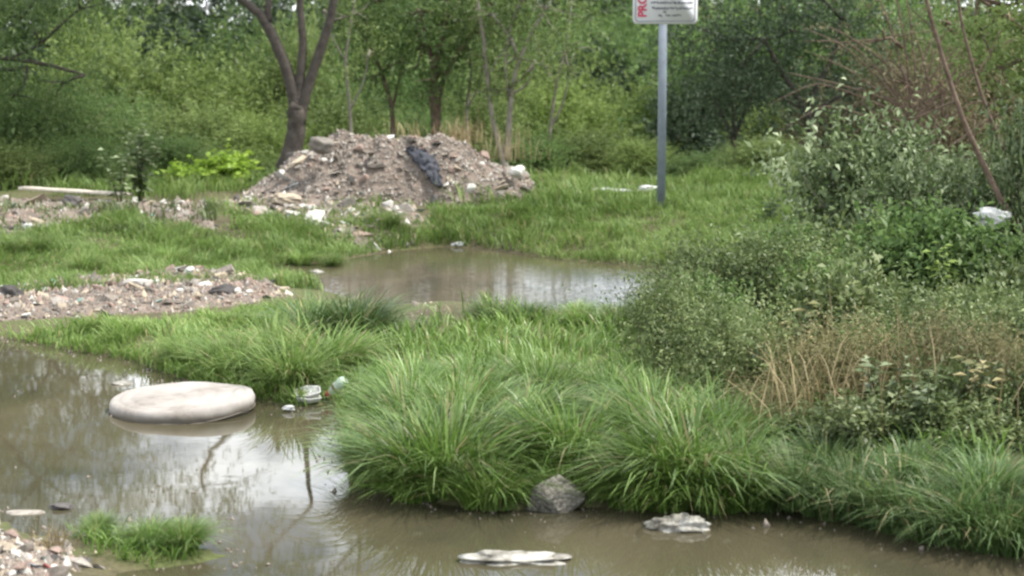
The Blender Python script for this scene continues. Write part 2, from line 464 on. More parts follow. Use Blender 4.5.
def blades(name, rng, pos, height, lean_dir, lean, width, mat, tint, segs=3):
    """arching grass blades as tapering ribbons"""
    n = len(pos)
    side = np.stack([-lean_dir[:, 1], lean_dir[:, 0], np.zeros(n)], 1)
    tw = rng.normal(size=n) * .6
    side = unit(side * np.cos(tw)[:, None] + np.c_[lean_dir, np.zeros(n)] * np.sin(tw)[:, None])
    V = np.empty((n, segs * 2 + 1, 3))
    for k in range(segs + 1):
        t = k / segs
        z = height * (t * (1.12) - lean * .55 * t ** 2.6)
        r = height * lean * (t ** 1.7) * .95
        c = pos + np.c_[lean_dir * r[:, None], z]
        if k == segs: V[:, 2 * segs] = c
        else:
            wv = width * (1 - .55 * t ** 1.5) * (.75 if k == 0 else 1)
            V[:, 2 * k] = c - side * wv[:, None] * .5
            V[:, 2 * k + 1] = c + side * wv[:, None] * .5
    m = segs * 2 + 1
    tmpl = []
    for k in range(segs - 1): tmpl += [2 * k, 2 * k + 1, 2 * k + 3, 2 * k + 2]
    tmpl += [2 * segs - 2, 2 * segs - 1, 2 * segs]
    idx = (np.arange(n) * m)[:, None] + np.array(tmpl)[None]
    cnt = np.tile([4] * (segs - 1) + [3], n)
    return mesh_np(name, V.reshape(-1, 3), idx.ravel(), cnt, mat, np.repeat(tint, segs))

def stone_mesh(name, rng, mat, flat=.6, sharp=True, npts=12):
    import bmesh
    bm = bmesh.new()
    p = unit(rng.normal(size=(npts, 3))) * rng.uniform(.75, 1.1, (npts, 1))
    p[:, 2] *= flat; p[:, 1] *= rng.uniform(.6, 1)
    for q in p: bm.verts.new(q * .5)
    bmesh.ops.convex_hull(bm, input=bm.verts)
    for v in [v for v in bm.verts if not v.link_faces]: bm.verts.remove(v)
    bmesh.ops.recalc_face_normals(bm, faces=bm.faces)
    me = bpy.data.meshes.new(name); bm.to_mesh(me); bm.free()
    me.materials.append(MATS[mat])
    return me
def lump_mesh(name, rng, mat, size, rough=.25, freq=3.0, sub=3, smooth=True, ridges=0.0):
    """a crumpled closed lump (bag, sack, boulder)"""
    import bmesh
    bm = bmesh.new(); bmesh.ops.create_icosphere(bm, subdivisions=sub, radius=1.0)
    A = rng.normal(size=(7, 3)) * freq; ph = rng.uniform(0, 6.28, 7)
    for v in bm.verts:
        q = np.array(v.co)
        s = np.sin(A @ q + ph)
        r = 1 + rough * (s[:4].mean() * 1.4) + ridges * (abs(s[4]) + abs(s[5]) - 1.0)
        v.co = Vector(q * r * np.array(size))
    me = bpy.data.meshes.new(name); bm.to_mesh(me); bm.free()
    if smooth: me.polygons.foreach_set('use_smooth', np.ones(len(me.polygons), bool))
    me.materials.append(MATS[mat])
    return me
def inpoly(rng, poly, n, keep=None):
    lo, hi = poly.min(0), poly.max(0)
    out = np.zeros((0, 2))
    while len(out) < n:
        p = rng.uniform(lo, hi, (n * 2, 2))
        ok = sdf(poly, p[:, 0], p[:, 1]) > 0
        if keep is not None: ok &= keep(p)
        out = np.vstack([out, p[ok]])
    return out[:n]

# ------------------------------------------------------------------ ground and water
def axis_coords(lo, hi, step, far):
    mid = np.arange(lo, hi + step, step)
    out_, s, v = [], step, mid[-1]
    while v < far: s *= 1.35; v += s; out_.append(v)
    inn, s, v = [], step, mid[0]
    while v > -far: s *= 1.35; v -= s; inn.append(v)
    return np.array(inn[::-1] + list(mid) + out_)
gx, gy = axis_coords(-6.5, 6.5, .085, 260), axis_coords(3, 25, .085, 300)
GX, GY = np.meshgrid(gx, gy)
GZ = gh(GX.ravel(), GY.ravel())
nx, ny = len(gx), len(gy)
I = (np.arange(ny - 1)[:, None] * nx + np.arange(nx - 1)[None]).ravel()
gq = np.stack([I, I + 1, I + nx + 1, I + nx], 1)
ground = link('ground', mesh_np('ground', np.c_[GX.ravel(), GY.ravel(), GZ], gq.ravel(), np.full(len(gq), 4), 'ground_soil', None, True))
tag(ground, 'muddy brown waste ground under the grass around the ponds', None, None, 'structure')
wb = MB()
wb.add([(-40, 2.2, 0), (40, 2.2, 0), (40, 24, 0), (-40, 24, 0)], [(0, 1, 2, 3)])
water = link('water', wb.mesh('water', 'murky_water'))
tag(water, 'murky brown pond water with sky reflections', None, None, 'structure')

R = np.random.default_rng
# ------------------------------------------------------------------ warning sign
def sign():
    D = onground(661, 209)[1]
    k = D / F
    base = onground(661, 209)
    root = link('warning_sign', None, None, base)
    tag(root, 'white rectangular notice board with red upright lettering on a grey steel post', 'sign')
    z0 = atD(664, 24, D)[2] - base[2]            # lower edge of the board
    w = 64 * k; pw = 8 * k; hh = w * 1.45
    m = MB()
    h = pw / 2; top = z0 + hh * .8
    c = .18 * h
    ring = [(-h + c, -h), (h - c, -h), (h, -h + c), (h, h - c), (h - c, h), (-h + c, h), (-h, h - c), (-h, -h + c)]
    V = [(x, y, -.25) for x, y in ring] + [(x, y, top) for x, y in ring]
    m.add(V, [(i, (i + 1) % 8, 8 + (i + 1) % 8, 8 + i) for i in range(8)] + [tuple(range(8))[::-1], tuple(range(8, 16))])
    link('post', m.mesh('sign_post', 'post_steel'), root)
    xo = (663.2 - 661.5) * k
    def rrect(w, hgt, r, n=5):
        P = []
        for cx, cy, a0 in ((w / 2 - r, hgt / 2 - r, 0), (-w / 2 + r, hgt / 2 - r, 90), (-w / 2 + r, -hgt / 2 + r, 180), (w / 2 - r, -hgt / 2 + r, 270)):
            for q in range(n):
                a = math.radians(a0 + 90 * q / (n - 1)); P.append((cx + r * math.cos(a), cy + r * math.sin(a)))
        return P
    P = rrect(w, hh, .045); n = len(P)
    yb = -h - .003
    m = MB()
    m.add([(x, yb - .004, z) for x, z in P] + [(x, yb, z) for x, z in P],
          [tuple(range(n))[::-1] if False else tuple(range(n)), tuple(range(n, 2 * n))[::-1]] + [(i, n + i, n + (i + 1) % n, (i + 1) % n) for i in range(n)])
    panel = link('panel', m.mesh('sign_panel', 'sign_white'), root, (xo, 0, z0 + hh / 2))
    m = MB()
    o_, i_ = rrect(w - 2 * 2.2 * k, hh - 2 * 2.2 * k, .035), rrect(w - 2 * 3.1 * k, hh - 2 * 3.1 * k, .03)
    yy = yb - .0065
    m.add([(x, yy, z) for x, z in o_] + [(x, yy, z) for x, z in i_], [(i, (i + 1) % n, n + (i + 1) % n, n + i) for i in range(n)])
    link('border_line', m.mesh('sign_border_line', 'sign_border'), panel)
    cu = bpy.data.curves.new('sign_lettering', 'FONT'); cu.body = 'PRO'; cu.size = 11.5 * k; cu.offset = .004; cu.extrude = .0005; cu.space_character = 1.0
    cu.materials.append(MATS['sign_red'])
    tmp = bpy.data.objects.new('lettering_curve', cu); COL.objects.link(tmp)
    dg = bpy.context.evaluated_depsgraph_get(); me_t = bpy.data.meshes.new_from_object(tmp.evaluated_get(dg)); bpy.data.objects.remove(tmp)
    t = link('red_lettering', me_t, panel, (-w / 2 + 13.2 * k, yb - .0068, -hh / 2 + 6.5 * k))
    t.rotation_euler = (math.radians(90), math.radians(-90), 0)
    rng = R(4)
    m = MB()
    def strokes(x0, x1, yc, hgt):                # small print, too small to read
        x = x0
        while x < x1:
            wl = rng.uniform(1.2, 4.2)
            xx = x
            while xx < min(x + wl, x1):
                sw = rng.uniform(.45, .9); dz = rng.uniform(-.25, .25) * hgt; hz = hgt * rng.uniform(.5, 1)
                X0, X1 = (xx - 664) * k, (xx + sw - 664) * k
                Z0 = (24 - yc - hz / 2 + dz) * k - hh / 2; Z1 = (24 - yc + hz / 2 + dz) * k - hh / 2
                m.add([(X0, yy, Z0), (X1, yy, Z0), (X1, yy, Z1), (X0, yy, Z1)], [(0, 1, 2, 3)])
                xx += sw + rng.uniform(.15, .35)
            x += wl + .9
    strokes(656, 684, -1.0, 1.8); strokes(650, 691, 3.3, 2.4); strokes(651, 690.5, 8.6, 2.6); strokes(662, 665, 12.3, 2.2); strokes(657.5, 661.5, 16, 2.6); strokes(664.5, 680, 15.6, 1.8)
    link('small_print', m.mesh('sign_small_print', 'sign_black'), panel)['kind'] = 'stuff'
sign()

# ------------------------------------------------------------------ round padded cushion in the pond
def cushion():
    pc = at(183, 401, .05)
    k = pc[1] / F
    Rr = 147 * k / 2
    N = 72
    prof = [(0, -.03), (.6, -.03), (.93, -.02), (.975, .01), (.992, .04), (1.0, .075), (.995, .105), (.982, .126), (.96, .140), (.93, .147), (.89, .149), (.865, .138), (.84, .148),
            (.74, .151), (.71, .138), (.68, .150), (.5, .150), (.47, .145), (.44, .150), (.3, .149), (.15, .147), (0, .146)]
    rng = R(12)
    V, Fc = [], []
    for j, (r, z) in enumerate(prof):
        for i in range(N):
            a = 2 * math.pi * i / N
            rr = Rr * r * (1 + .012 * math.sin(3 * a + 1) + .008 * math.sin(7 * a + j * .05) + (.006 * math.sin(19 * a + j) if .9 < r else 0))
            zz = z * .62 + (.005 * math.sin(2 * a + 4 * r) + .003 * math.sin(5 * a - 6 * r + 1)) * (1 if z > .1 else .5)
            if z > .1: zz -= .018 * math.exp(-((math.cos(a) * r - .2) ** 2 + (math.sin(a) * r + .45) ** 2) / .06)
            V.append((rr * math.cos(a), rr * math.sin(a), zz))
    for j in range(len(prof) - 1):
        for i in range(N):
            Fc.append((j * N + i, j * N + (i + 1) % N, (j + 1) * N + (i + 1) % N, (j + 1) * N + i))
    m = MB(); m.add(V, Fc)
    root = link('padded_cushion', None, None, (pc[0], pc[1], -.01))
    root.rotation_euler = (math.radians(.5), math.radians(-2.6), .4)
    tag(root, 'large round stained off-white padded cushion lying flat in the pond', 'cushion')
    link('padding', m.mesh('cushion_padding', 'cushion_cloth', True), root)
    for zz, rf in ((.018, .985),):
        m = MB(); q = np.linspace(0, 2 * math.pi, 61)
        pts = np.c_[Rr * rf * np.cos(q) * (1 + .012 * np.sin(3 * q + 1)), Rr * rf * np.sin(q) * (1 + .012 * np.sin(3 * q + 1)), zz + .004 * np.sin(5 * q)]
        m.tube(pts, np.full(61, .0045), 6)
        link('piping', m.mesh('cushion_piping', 'cushion_cloth', True), root)
cushion()

# ------------------------------------------------------------------ rubble: shared stone shapes
noisemat('scrap_blue', [(.3, (.13, .16, .2)), (.7, (.2, .24, .29))], 9, .5, .2, objvar=.3)
noisemat('scrap_red', [(.3, (.22, .035, .035)), (.7, (.34, .07, .06))], 9, .5, .2, objvar=.3)
noisemat('scrap_teal', [(.3, (.10, .22, .19)), (.7, (.2, .34, .3))], 9, .5, .2, objvar=.3)
RUB = ['rubble_grey', 'rubble_brown', 'rubble_pink', 'rubble_white', 'rubble_dark', 'rubble_tan', 'scrap_blue', 'scrap_red', 'scrap_teal', 'plastic_white']
STONES = {}
_r = R(77)
for mname in RUB:
    STONES[mname] = [stone_mesh('stone_shape', _r, mname, f, True, npt) for f, npt in ((.75, 12), (.5, 14), (.3, 10), (.2, 9))]
def scatter(parent, rng, pts, sizes, weights, name='stone', sink=.25, flats=(.3, .3, .25, .15)):
    weights = np.r_[np.array(weights) * .92, .008, .008, .012, .045]; weights = weights / weights.sum()
    for (x, y, z), s in zip(pts, sizes):
        mname = RUB[rng.choice(len(RUB), p=weights)]
        o = link(name, STONES[mname][rng.choice(4, p=flats) if mname[0] == 'r' else 3], parent, (x, y, z + s * .5 * (.4 - sink)))
        o.rotation_euler = (rng.normal() * .35, rng.normal() * .35, rng.uniform(0, 6.28))
        o.scale = (s * rng.uniform(.8, 1.5), s * rng.uniform(.7, 1.1), s * rng.uniform(.6, 1.1))
def fine_rubble(name, rng, pts, sizes, mat, parent=None):
    """thousands of tiny chips, one mesh"""
    n = len(pts)
    T = np.array([(1, 0, -.5), (-.5, .85, -.5), (-.5, -.85, -.5), (.1, .1, .8)])
    Fc = np.array([(0, 1, 3), (1, 2, 3), (2, 0, 3), (0, 2, 1)])
    a = rng.uniform(0, 6.28, n); c, s = np.cos(a), np.sin(a)
    t = T[None] * (sizes[:, None, None] * rng.uniform(.4, 1.2, (n, 1, 3)) * .5) + rng.normal(size=(n, 4, 3)) * sizes[:, None, None] * .12
    V = np.stack([t[..., 0] * c[:, None] - t[..., 1] * s[:, None], t[..., 0] * s[:, None] + t[..., 1] * c[:, None], t[..., 2]], -1) + pts[:, None]
    idx = (np.arange(n) * 4)[:, None, None] + Fc[None]
    me = mesh_np(name, V.reshape(-1, 3), idx.ravel(), np.full(n * 4, 3), mat)
    o = link(name, me, parent); o['kind'] = 'stuff'
    return o
W_MOUND = [.33, .36, .07, .09, .07, .08]
W_BANK = [.22, .12, .22, .23, .05, .16]

def mound():
    D0 = 20.3
    profile = [(205, 204), (225, 199), (245, 189), (268, 172), (290, 155), (312, 144), (335, 138), (365, 136), (400, 135), (425, 135), (445, 138), (470, 147), (500, 160), (522, 173), (533, 188), (541, 204)]
    xs = np.array([atD(x, y, D0)[0] for x, y in profile]); zs = np.array([atD(x, y, D0)[2] for x, y in profile])
    gz = .28
    y0, yc, y1 = 19.75, 20.6, 22.0
    def hz(X, Y):
        Hh = np.interp(X, xs, zs, left=gz, right=gz) - gz
        Yc = yc + .18 * np.sin(X * 2.1)
        t = np.where(Y < Yc, (Yc - Y) / (Yc - y0), (Y - Yc) / (y1 - Yc))
        sh = np.clip(1 - t ** 1.25, 0, 1)
        n = (fbm(X, Y, .42, 21, 4) - .5) * .26 + (fbm(X, Y, .12, 5, 2) - .5) * .09
        return gz - .06 + np.maximum(Hh, 0) * sh + n * np.minimum(1, np.maximum(Hh, 0) * sh / .15)
    ax_, ay_ = np.linspace(xs[0] - .1, xs[-1] + .1, 120), np.linspace(y0 - .15, y1 + .1, 84)
    A, B = np.meshgrid(ax_, ay_)
    Z = hz(A.ravel(), B.ravel())
    nx_, ny_ = 120, 84
    I_ = (np.arange(ny_ - 1)[:, None] * nx_ + np.arange(nx_ - 1)[None]).ravel()
    q = np.stack([I_, I_ + 1, I_ + nx_ + 1, I_ + nx_], 1)
    cx, cy = (xs[0] + xs[-1]) / 2, yc
    root = link('rubble_mound', None, None, (cx, cy, gz))
    tag(root, 'long heap of grey brown earth, rubble and rubbish below the forked tree', 'rubble heap')
    off = np.array((cx, cy, gz))
    link('earth', mesh_np('mound_earth', np.c_[A.ravel(), B.ravel(), Z] - off, q.ravel(), np.full(len(q), 4), 'soil_mound', None, False), root)
    rng = R(31)
    n = 290
    X = rng.uniform(xs[0] + .1, xs[-1] - .1, n * 3); Y = rng.uniform(y0, yc + .35, n * 3)
    ok = (hz(X, Y) - gz) > .05; X, Y = X[ok][:n], Y[ok][:n]
    scatter(root, rng, np.c_[X, Y, hz(X, Y)] - off, rng.gamma(2.2, .03, len(X)) + .03, W_MOUND, 'chunk', .2)
    X = rng.uniform(xs[0] + .4, xs[-1] - .3, 9); Y = rng.uniform(y0 + .15, yc, 9)
    scatter(root, rng, np.c_[X, Y, hz(X, Y)] - off, rng.uniform(.16, .27, 9), [.45, .25, .1, .1, .0, .1], 'slab', .3, (.1, .2, .4, .3))
    X = rng.uniform(xs[0], xs[-1], 16000); Y = rng.uniform(y0 - .1, yc + .7, 16000)
    P = np.c_[X, Y, hz(X, Y)] - off
    sz = rng.gamma(2.2, .011, 16000) + .012
    for k, mt in enumerate(('rubble_grey', 'rubble_brown', 'rubble_pink', 'rubble_white')):
        a, b = [0, 6500, 14000, 15400][k], [6500, 14000, 15400, 16000][k]
        fine_rubble('rubble_chips', rng, P[a:b], sz[a:b], mt, root)
    return hz
mound_z = mound()

def placed(name, me, px, py, label, cat, dz=0.0, rot=(0, 0, 0), group=None, scale=1.0, p=None):
    p = onground(px, py) if p is None else p
    o = link(name, me, None, (p[0], p[1], p[2] + dz))
    o.rotation_euler = rot; o.scale = (scale,) * 3
    tag(o, label, cat, group)
    return o
def black_sheet():                        # dark plastic draped down the face of the heap
    path = [(410, 149, .35), (420, 154, .8), (428, 165, .75), (434, 177, .45), (439, 189, .2)]
    rng = R(5); V = []; cols = 9
    pts = []
    for i in range(22):
        t = i / 21 * (len(path) - 1); a = int(min(t, len(path) - 2)); f = t - a
        px = path[a][0] * (1 - f) + path[a + 1][0] * f; py = path[a][1] * (1 - f) + path[a + 1][1] * f; wd = path[a][2] * (1 - f) + path[a + 1][2] * f
        best = None
        for D in np.linspace(19.4, 20.9, 60):
            q = atD(px, py, D)
            if q[2] <= mound_z(np.array([q[0]]), np.array([q[1]]))[0] + .03: best = q; break
        if best is None: best = atD(px, py, 20.4)
        pts.append((best, wd))
    for i, (q, wd) in enumerate(pts):
        for j in range(cols):
            u = (j / (cols - 1) - .5) * wd * .30
            V.append((q[0] + u + .012 * math.sin(i * 1.9 + j), q[1] - .03 + .012 * math.sin(j * 2.9 + i * .8) + .6 * u * u + rng.normal() * .008, q[2] + .03 + .012 * math.cos(j * 2.3 + i * .9) - abs(u) * .2 + rng.normal() * .008))
    V = np.array(V); c = V.mean(0)
    m = MB()
    n = len(pts)
    m.add(V - c, [(i * cols + j, i * cols + j + 1, (i + 1) * cols + j + 1, (i + 1) * cols + j) for i in range(n - 1) for j in range(cols - 1)])
    o = link('plastic_sheet', m.mesh('plastic_sheet', 'plastic_black'), None, c)
    s = o.modifiers.new('thickness', 'SOLIDIFY'); s.thickness = .012
    tag(o, 'crumpled black plastic sheet hanging down the face of the rubble heap', 'plastic sheet')
black_sheet()
q = atD(516, 172, 20.25)
placed('white_stone', lump_mesh('white_stone', R(8), 'rubble_white', (.085, .07, .065), .3, 2.2), 0, 0, 'white boulder at the right end of the rubble heap', 'boulder', p=q)
q = atD(319, 144, 20.2)
placed('concrete_lump', lump_mesh('concrete_lump', R(9), 'rubble_grey', (.12, .1, .085), .4, 3.4), 0, 0, 'big pale concrete lump on the upper left of the rubble heap', 'boulder', p=q)

# ------------------------------------------------------------------ gravel banks and strips of rubble (setting)
def bank(name, polypx, label, seed, n_big, n_fine, hgt, weights, smin, smean, zref=.06, fine_size=.016):
    rng = R(seed)
    poly = pxpoly(polypx, zref)
    cxy = poly.mean(0)
    lo, hi = poly.min(0) - .15, poly.max(0) + .15
    def hz(X, Y):
        s = sdf(poly, X, Y)
        return np.where(s > -.12, np.maximum(gh(X, Y), .0) - .03 + hgt * sstep(-.1, .35, s) + (fbm(X, Y, .35, seed) - .5) * .05 * sstep(-.05, .15, s), gh(X, Y) - .05)
    nx_, ny_ = int((hi[0] - lo[0]) / .07) + 2, int((hi[1] - lo[1]) / .07) + 2
    A, B = np.meshgrid(np.linspace(lo[0], hi[0], nx_), np.linspace(lo[1], hi[1], ny_))
    Z = hz(A.ravel(), B.ravel())
    I_ = (np.arange(ny_ - 1)[:, None] * nx_ + np.arange(nx_ - 1)[None]).ravel()
    qd = np.stack([I_, I_ + 1, I_ + nx_ + 1, I_ + nx_], 1)
    off = np.array((cxy[0], cxy[1], 0))
    o = link(name, mesh_np(name, np.c_[A.ravel(), B.ravel(), Z] - off, qd.ravel(), np.full(len(qd), 4), 'soil_mound', None, True), None, off)
    tag(o, label, None, None, 'structure')
    if n_big:
        P = inpoly(rng, poly, n_big); z = hz(P[:, 0], P[:, 1])
        scatter(o, rng, np.c_[P, z] - off, rng.gamma(2.4, smean, n_big) + smin, weights, 'stone', .3)
    P = inpoly(rng, poly, n_fine); z = hz(P[:, 0], P[:, 1])
    sz = rng.gamma(2.2, fine_size * .6, n_fine) + fine_size * .5
    Q = np.c_[P, z] - off
    cuts = np.cumsum([0, .28, .28, .22, .07, .15]) * n_fine
    for k, mt in enumerate(('rubble_grey', 'rubble_brown', 'rubble_pink', 'rubble_white', 'rubble_tan')):
        fine_rubble('gravel', rng, Q[int(cuts[k]):int(cuts[k + 1])], sz[int(cuts[k]):int(cuts[k + 1])], mt, o)
    return hz
gravel_z = bank('gravel_bank', [(-60, 300), (0, 288), (40, 286), (80, 281), (130, 277), (190, 271), (250, 275), (292, 284), (292, 300), (240, 311), (150, 317), (60, 322), (0, 323), (-60, 323)],
     'pinkish gravel and rubbish bank between the two strips of grass', 41, 290, 9000, .08, W_BANK, .028, .026, .05, .02)
shore_z = bank('rubble_shore', [(-70, 500), (0, 513), (22, 532), (70, 542), (112, 552), (116, 570), (60, 590), (-70, 600)],
     'pale broken rubble shore in the near left corner', 42, 220, 5000, .06, [.25, .14, .11, .30, .05, .15], .022, .018, .02, .012)
bank('rubble_strip', [(200, 204), (250, 200), (330, 204), (430, 205), (440, 216), (380, 226), (300, 224), (240, 216)],
     'strip of broken rubble at the foot of the heap', 43, 230, 2500, .05, [.27, .22, .08, .24, .09, .10], .035, .032, .28, .02)
bank('rubbish_strip', [(-60, 192), (0, 198), (60, 203), (150, 206), (215, 207), (230, 226), (190, 222), (120, 216), (50, 224), (0, 228), (-60, 226)],
     'weedy strip of rubbish and stones under the pale plank', 44, 200, 2500, .05, [.27, .2, .11, .15, .17, .10], .035, .03, .28, .02)
bank('pebble_patch', [(380, 303), (400, 300), (440, 296), (468, 300), (465, 314), (420, 322), (380, 318)],
     'reddish pebble patch on the near edge of the far pool', 45, 70, 1200, .02, W_BANK, .018, .011, .05, .014)

# ------------------------------------------------------------------ grass as one mass
def grass_area(name, label, polypx, zref, n, hrange, width, mat, seed, lean=(.35, .9), clump=.5, segs=2, thresh=.3, water_gap=-.02, avoid=()):
    rng = R(seed)
    poly = pxpoly(polypx, zref)
    polys = [pxpoly(a, zref) for a in avoid]
    def keep(p):
        ok = (water_sd(p[:, 0], p[:, 1]) < water_gap) & (fbm(p[:, 0], p[:, 1], clump, seed) + rng.normal(size=len(p)) * .07 > thresh)
        for a in polys: ok &= sdf(a, p[:, 0], p[:, 1]) < rng.normal(size=len(p)) * .05
        return ok
    P = inpoly(rng, poly, n, keep)
    z = gh(P[:, 0], P[:, 1]) - .01
    cn_ = fbm(P[:, 0], P[:, 1], clump, seed + 5); cn2 = fbm(P[:, 0], P[:, 1], clump * .35, seed + 9)
    h = rng.uniform(hrange[0], hrange[1], n) * (.35 + 1.25 * sstep(.25, .75, .6 * cn_ + .4 * cn2))
    a = rng.uniform(0, 6.28, n) * .6 + vnoise(P[:, 0], P[:, 1], .4, seed + 2) * 6.28 * .8
    ld = np.c_[np.cos(a), np.sin(a)]
    tint = np.clip(.45 * fbm(P[:, 0], P[:, 1], .9, seed + 3) + .55 * rng.random(n) + rng.normal(size=n) * .08, 0, .93)
    tint[rng.random(n) < .03] = 1.0
    me = blades(name, rng, np.c_[P, z], h, ld, rng.uniform(lean[0], lean[1], n), width * rng.uniform(.6, 1.3, n), mat, tint, segs)
    o = link(name, me)
    return tag(o, label, None, None, 'stuff')
GRAVELPX = [(-80, 300), (0, 287), (40, 285), (80, 280), (130, 276), (190, 270), (250, 274), (294, 284), (290, 300), (240, 316), (150, 324), (60, 329), (-80, 330)]
STRIP1 = [(190, 198), (250, 194), (330, 198), (430, 200), (440, 212), (400, 226), (300, 226), (235, 222)]
STRIP2 = [(-60, 186), (0, 192), (60, 197), (150, 200), (215, 203), (235, 232), (190, 230), (120, 224), (50, 232), (0, 236), (-60, 236)]
PEBBLE = [(375, 300), (440, 292), (472, 298), (470, 318), (420, 328), (378, 322)]
grass_area('meadow_grass', 'bright green short meadow grass behind the gravel bank, left of the far pool', [(-120, 226), (0, 226), (60, 222), (130, 218), (190, 220), (260, 222), (330, 224), (400, 224), (440, 222), (455, 250), (400, 258), (330, 266), (260, 274), (130, 279), (0, 284), (-120, 288)],
           .2, 40000, (.06, .15), .011, 'grass_meadow', 1, clump=.55, thresh=.24, avoid=(GRAVELPX, STRIP1, STRIP2))
grass_area('meadow_grass', 'bright green short meadow grass around the sign post', [(430, 214), (520, 204), (600, 203), (680, 200), (760, 196), (830, 196), (880, 230), (900, 262), (760, 290), (690, 280), (560, 266), (450, 256)],
           .25, 46000, (.07, .15), .011, 'grass_meadow', 2, clump=.5, thresh=.24, avoid=(STRIP1,))
grass_area('bank_grass', 'green grass strip between the gravel bank and the near pond', [(-80, 324), (0, 325), (100, 322), (230, 316), (290, 306), (380, 328), (345, 400), (300, 405), (250, 398), (180, 380), (60, 348), (0, 336), (-80, 330)],
           .06, 15000, (.05, .13), .010, 'grass_meadow', 3, clump=.35, thresh=.26, segs=3, avoid=(GRAVELPX, PEBBLE))
grass_area('bank_grass', 'lush green grass growing between the tussocks of the middle bank', [(335, 345), (370, 325), (470, 312), (560, 315), (660, 310), (700, 330), (760, 380), (900, 440), (1040, 500), (1060, 548), (940, 536), (850, 518), (760, 506), (560, 506), (440, 500), (380, 482), (345, 450)],
           .08, 14000, (.08, .2), .010, 'grass_tussock', 4, clump=.3, thresh=.3, segs=3, avoid=(PEBBLE,))
grass_area('bank_grass', 'rough green grass on the right bank beyond the bushes', [(1000, 255), (1500, 250), (1900, 420), (1300, 560), (1060, 520)],
           .2, 12000, (.12, .26), .012, 'grass_dark', 9, clump=.5, thresh=.3)
grass_area('shore_grass', 'small green grass patch standing in the water in the near left corner', [(68, 530), (120, 526), (165, 528), (200, 536), (205, 552), (150, 562), (95, 556)],
           .03, 700, (.05, .11), .007, 'grass_tussock', 5, clump=.12, thresh=.38, segs=3, water_gap=.12)
grass_area('far_grass', 'rough grass and weeds in front of the far bushes', [(-100, 168), (100, 166), (240, 170), (520, 168), (700, 166), (900, 166), (1000, 200), (820, 205), (540, 212), (520, 205), (430, 207), (230, 203), (150, 205), (0, 200), (-100, 200)],
           .3, 30000, (.10, .28), .016, 'grass_meadow', 6, clump=.9, thresh=.36, avoid=(STRIP1, STRIP2))
grass_area('strip_weeds', 'thin grass coming up through the rubble at the foot of the heap', [(200, 208), (250, 206), (330, 206), (430, 206), (440, 224), (380, 228), (300, 228), (235, 222)],
           .28, 1800, (.06, .13), .012, 'grass_meadow', 8, clump=.25, thresh=.5)
grass_area('strip_weeds', 'thin weeds growing through the rubbish strip under the pale plank', [(-60, 208), (0, 210), (60, 212), (150, 208), (215, 212), (235, 228), (120, 224), (0, 232), (-60, 232)],
           .28, 2600, (.06, .14), .018, 'leaf_grey', 7, clump=.3, thresh=.45)

# ------------------------------------------------------------------ tussocks, each a thing
def tussock_mesh(seed, mat, n, h, r, width):
    rng = R(seed)
    a = rng.uniform(0, 6.28, n); rr = r * .5 * np.sqrt(rng.random(n))
    pos = np.c_[rr * np.cos(a), rr * np.sin(a), np.full(n, -.02)]
    sh = np.floor(rng.random(n) ** 1.4 * 14).astype(int); sa = rng.uniform(0, 6.28, 14); sl_ = rng.uniform(.75, 1.35, 14); shh = rng.uniform(.75, 1.15, 14)
    a = sa[sh] + rng.normal(size=n) * .4; pos[:, 0], pos[:, 1] = rr * np.cos(a), rr * np.sin(a)
    b = a + rng.normal(size=n) * .45
    hh = h * rng.uniform(.5, 1.25, n) * shh[sh]
    lean = np.clip(.30 + .9 * rr / (r * .5) * rng.uniform(.5, 1.2, n) * sl_[sh] + rng.normal(size=n) * .12, .08, 1.45)
    tint = np.clip(.1 + .55 * rng.random(n) + .4 * rng.random(n) ** 3, 0, .93)
    tint[rng.random(n) < .06] = 1.0
    return blades('tussock', rng, pos, hh, np.c_[np.cos(b), np.sin(b)], lean, width * rng.uniform(.6, 1.3, n), mat, tint, 4)
TUS = {'bright': [tussock_mesh(100 + k, 'grass_tussock', 1150, .5, .46, .0105) for k in range(4)],
       'dark': [tussock_mesh(120 + k, 'grass_dark', 950, .5, .46, .010) for k in range(3)],
       'meadow': [tussock_mesh(140 + k, 'grass_meadow', 800, .5, .5, .012) for k in range(2)]}
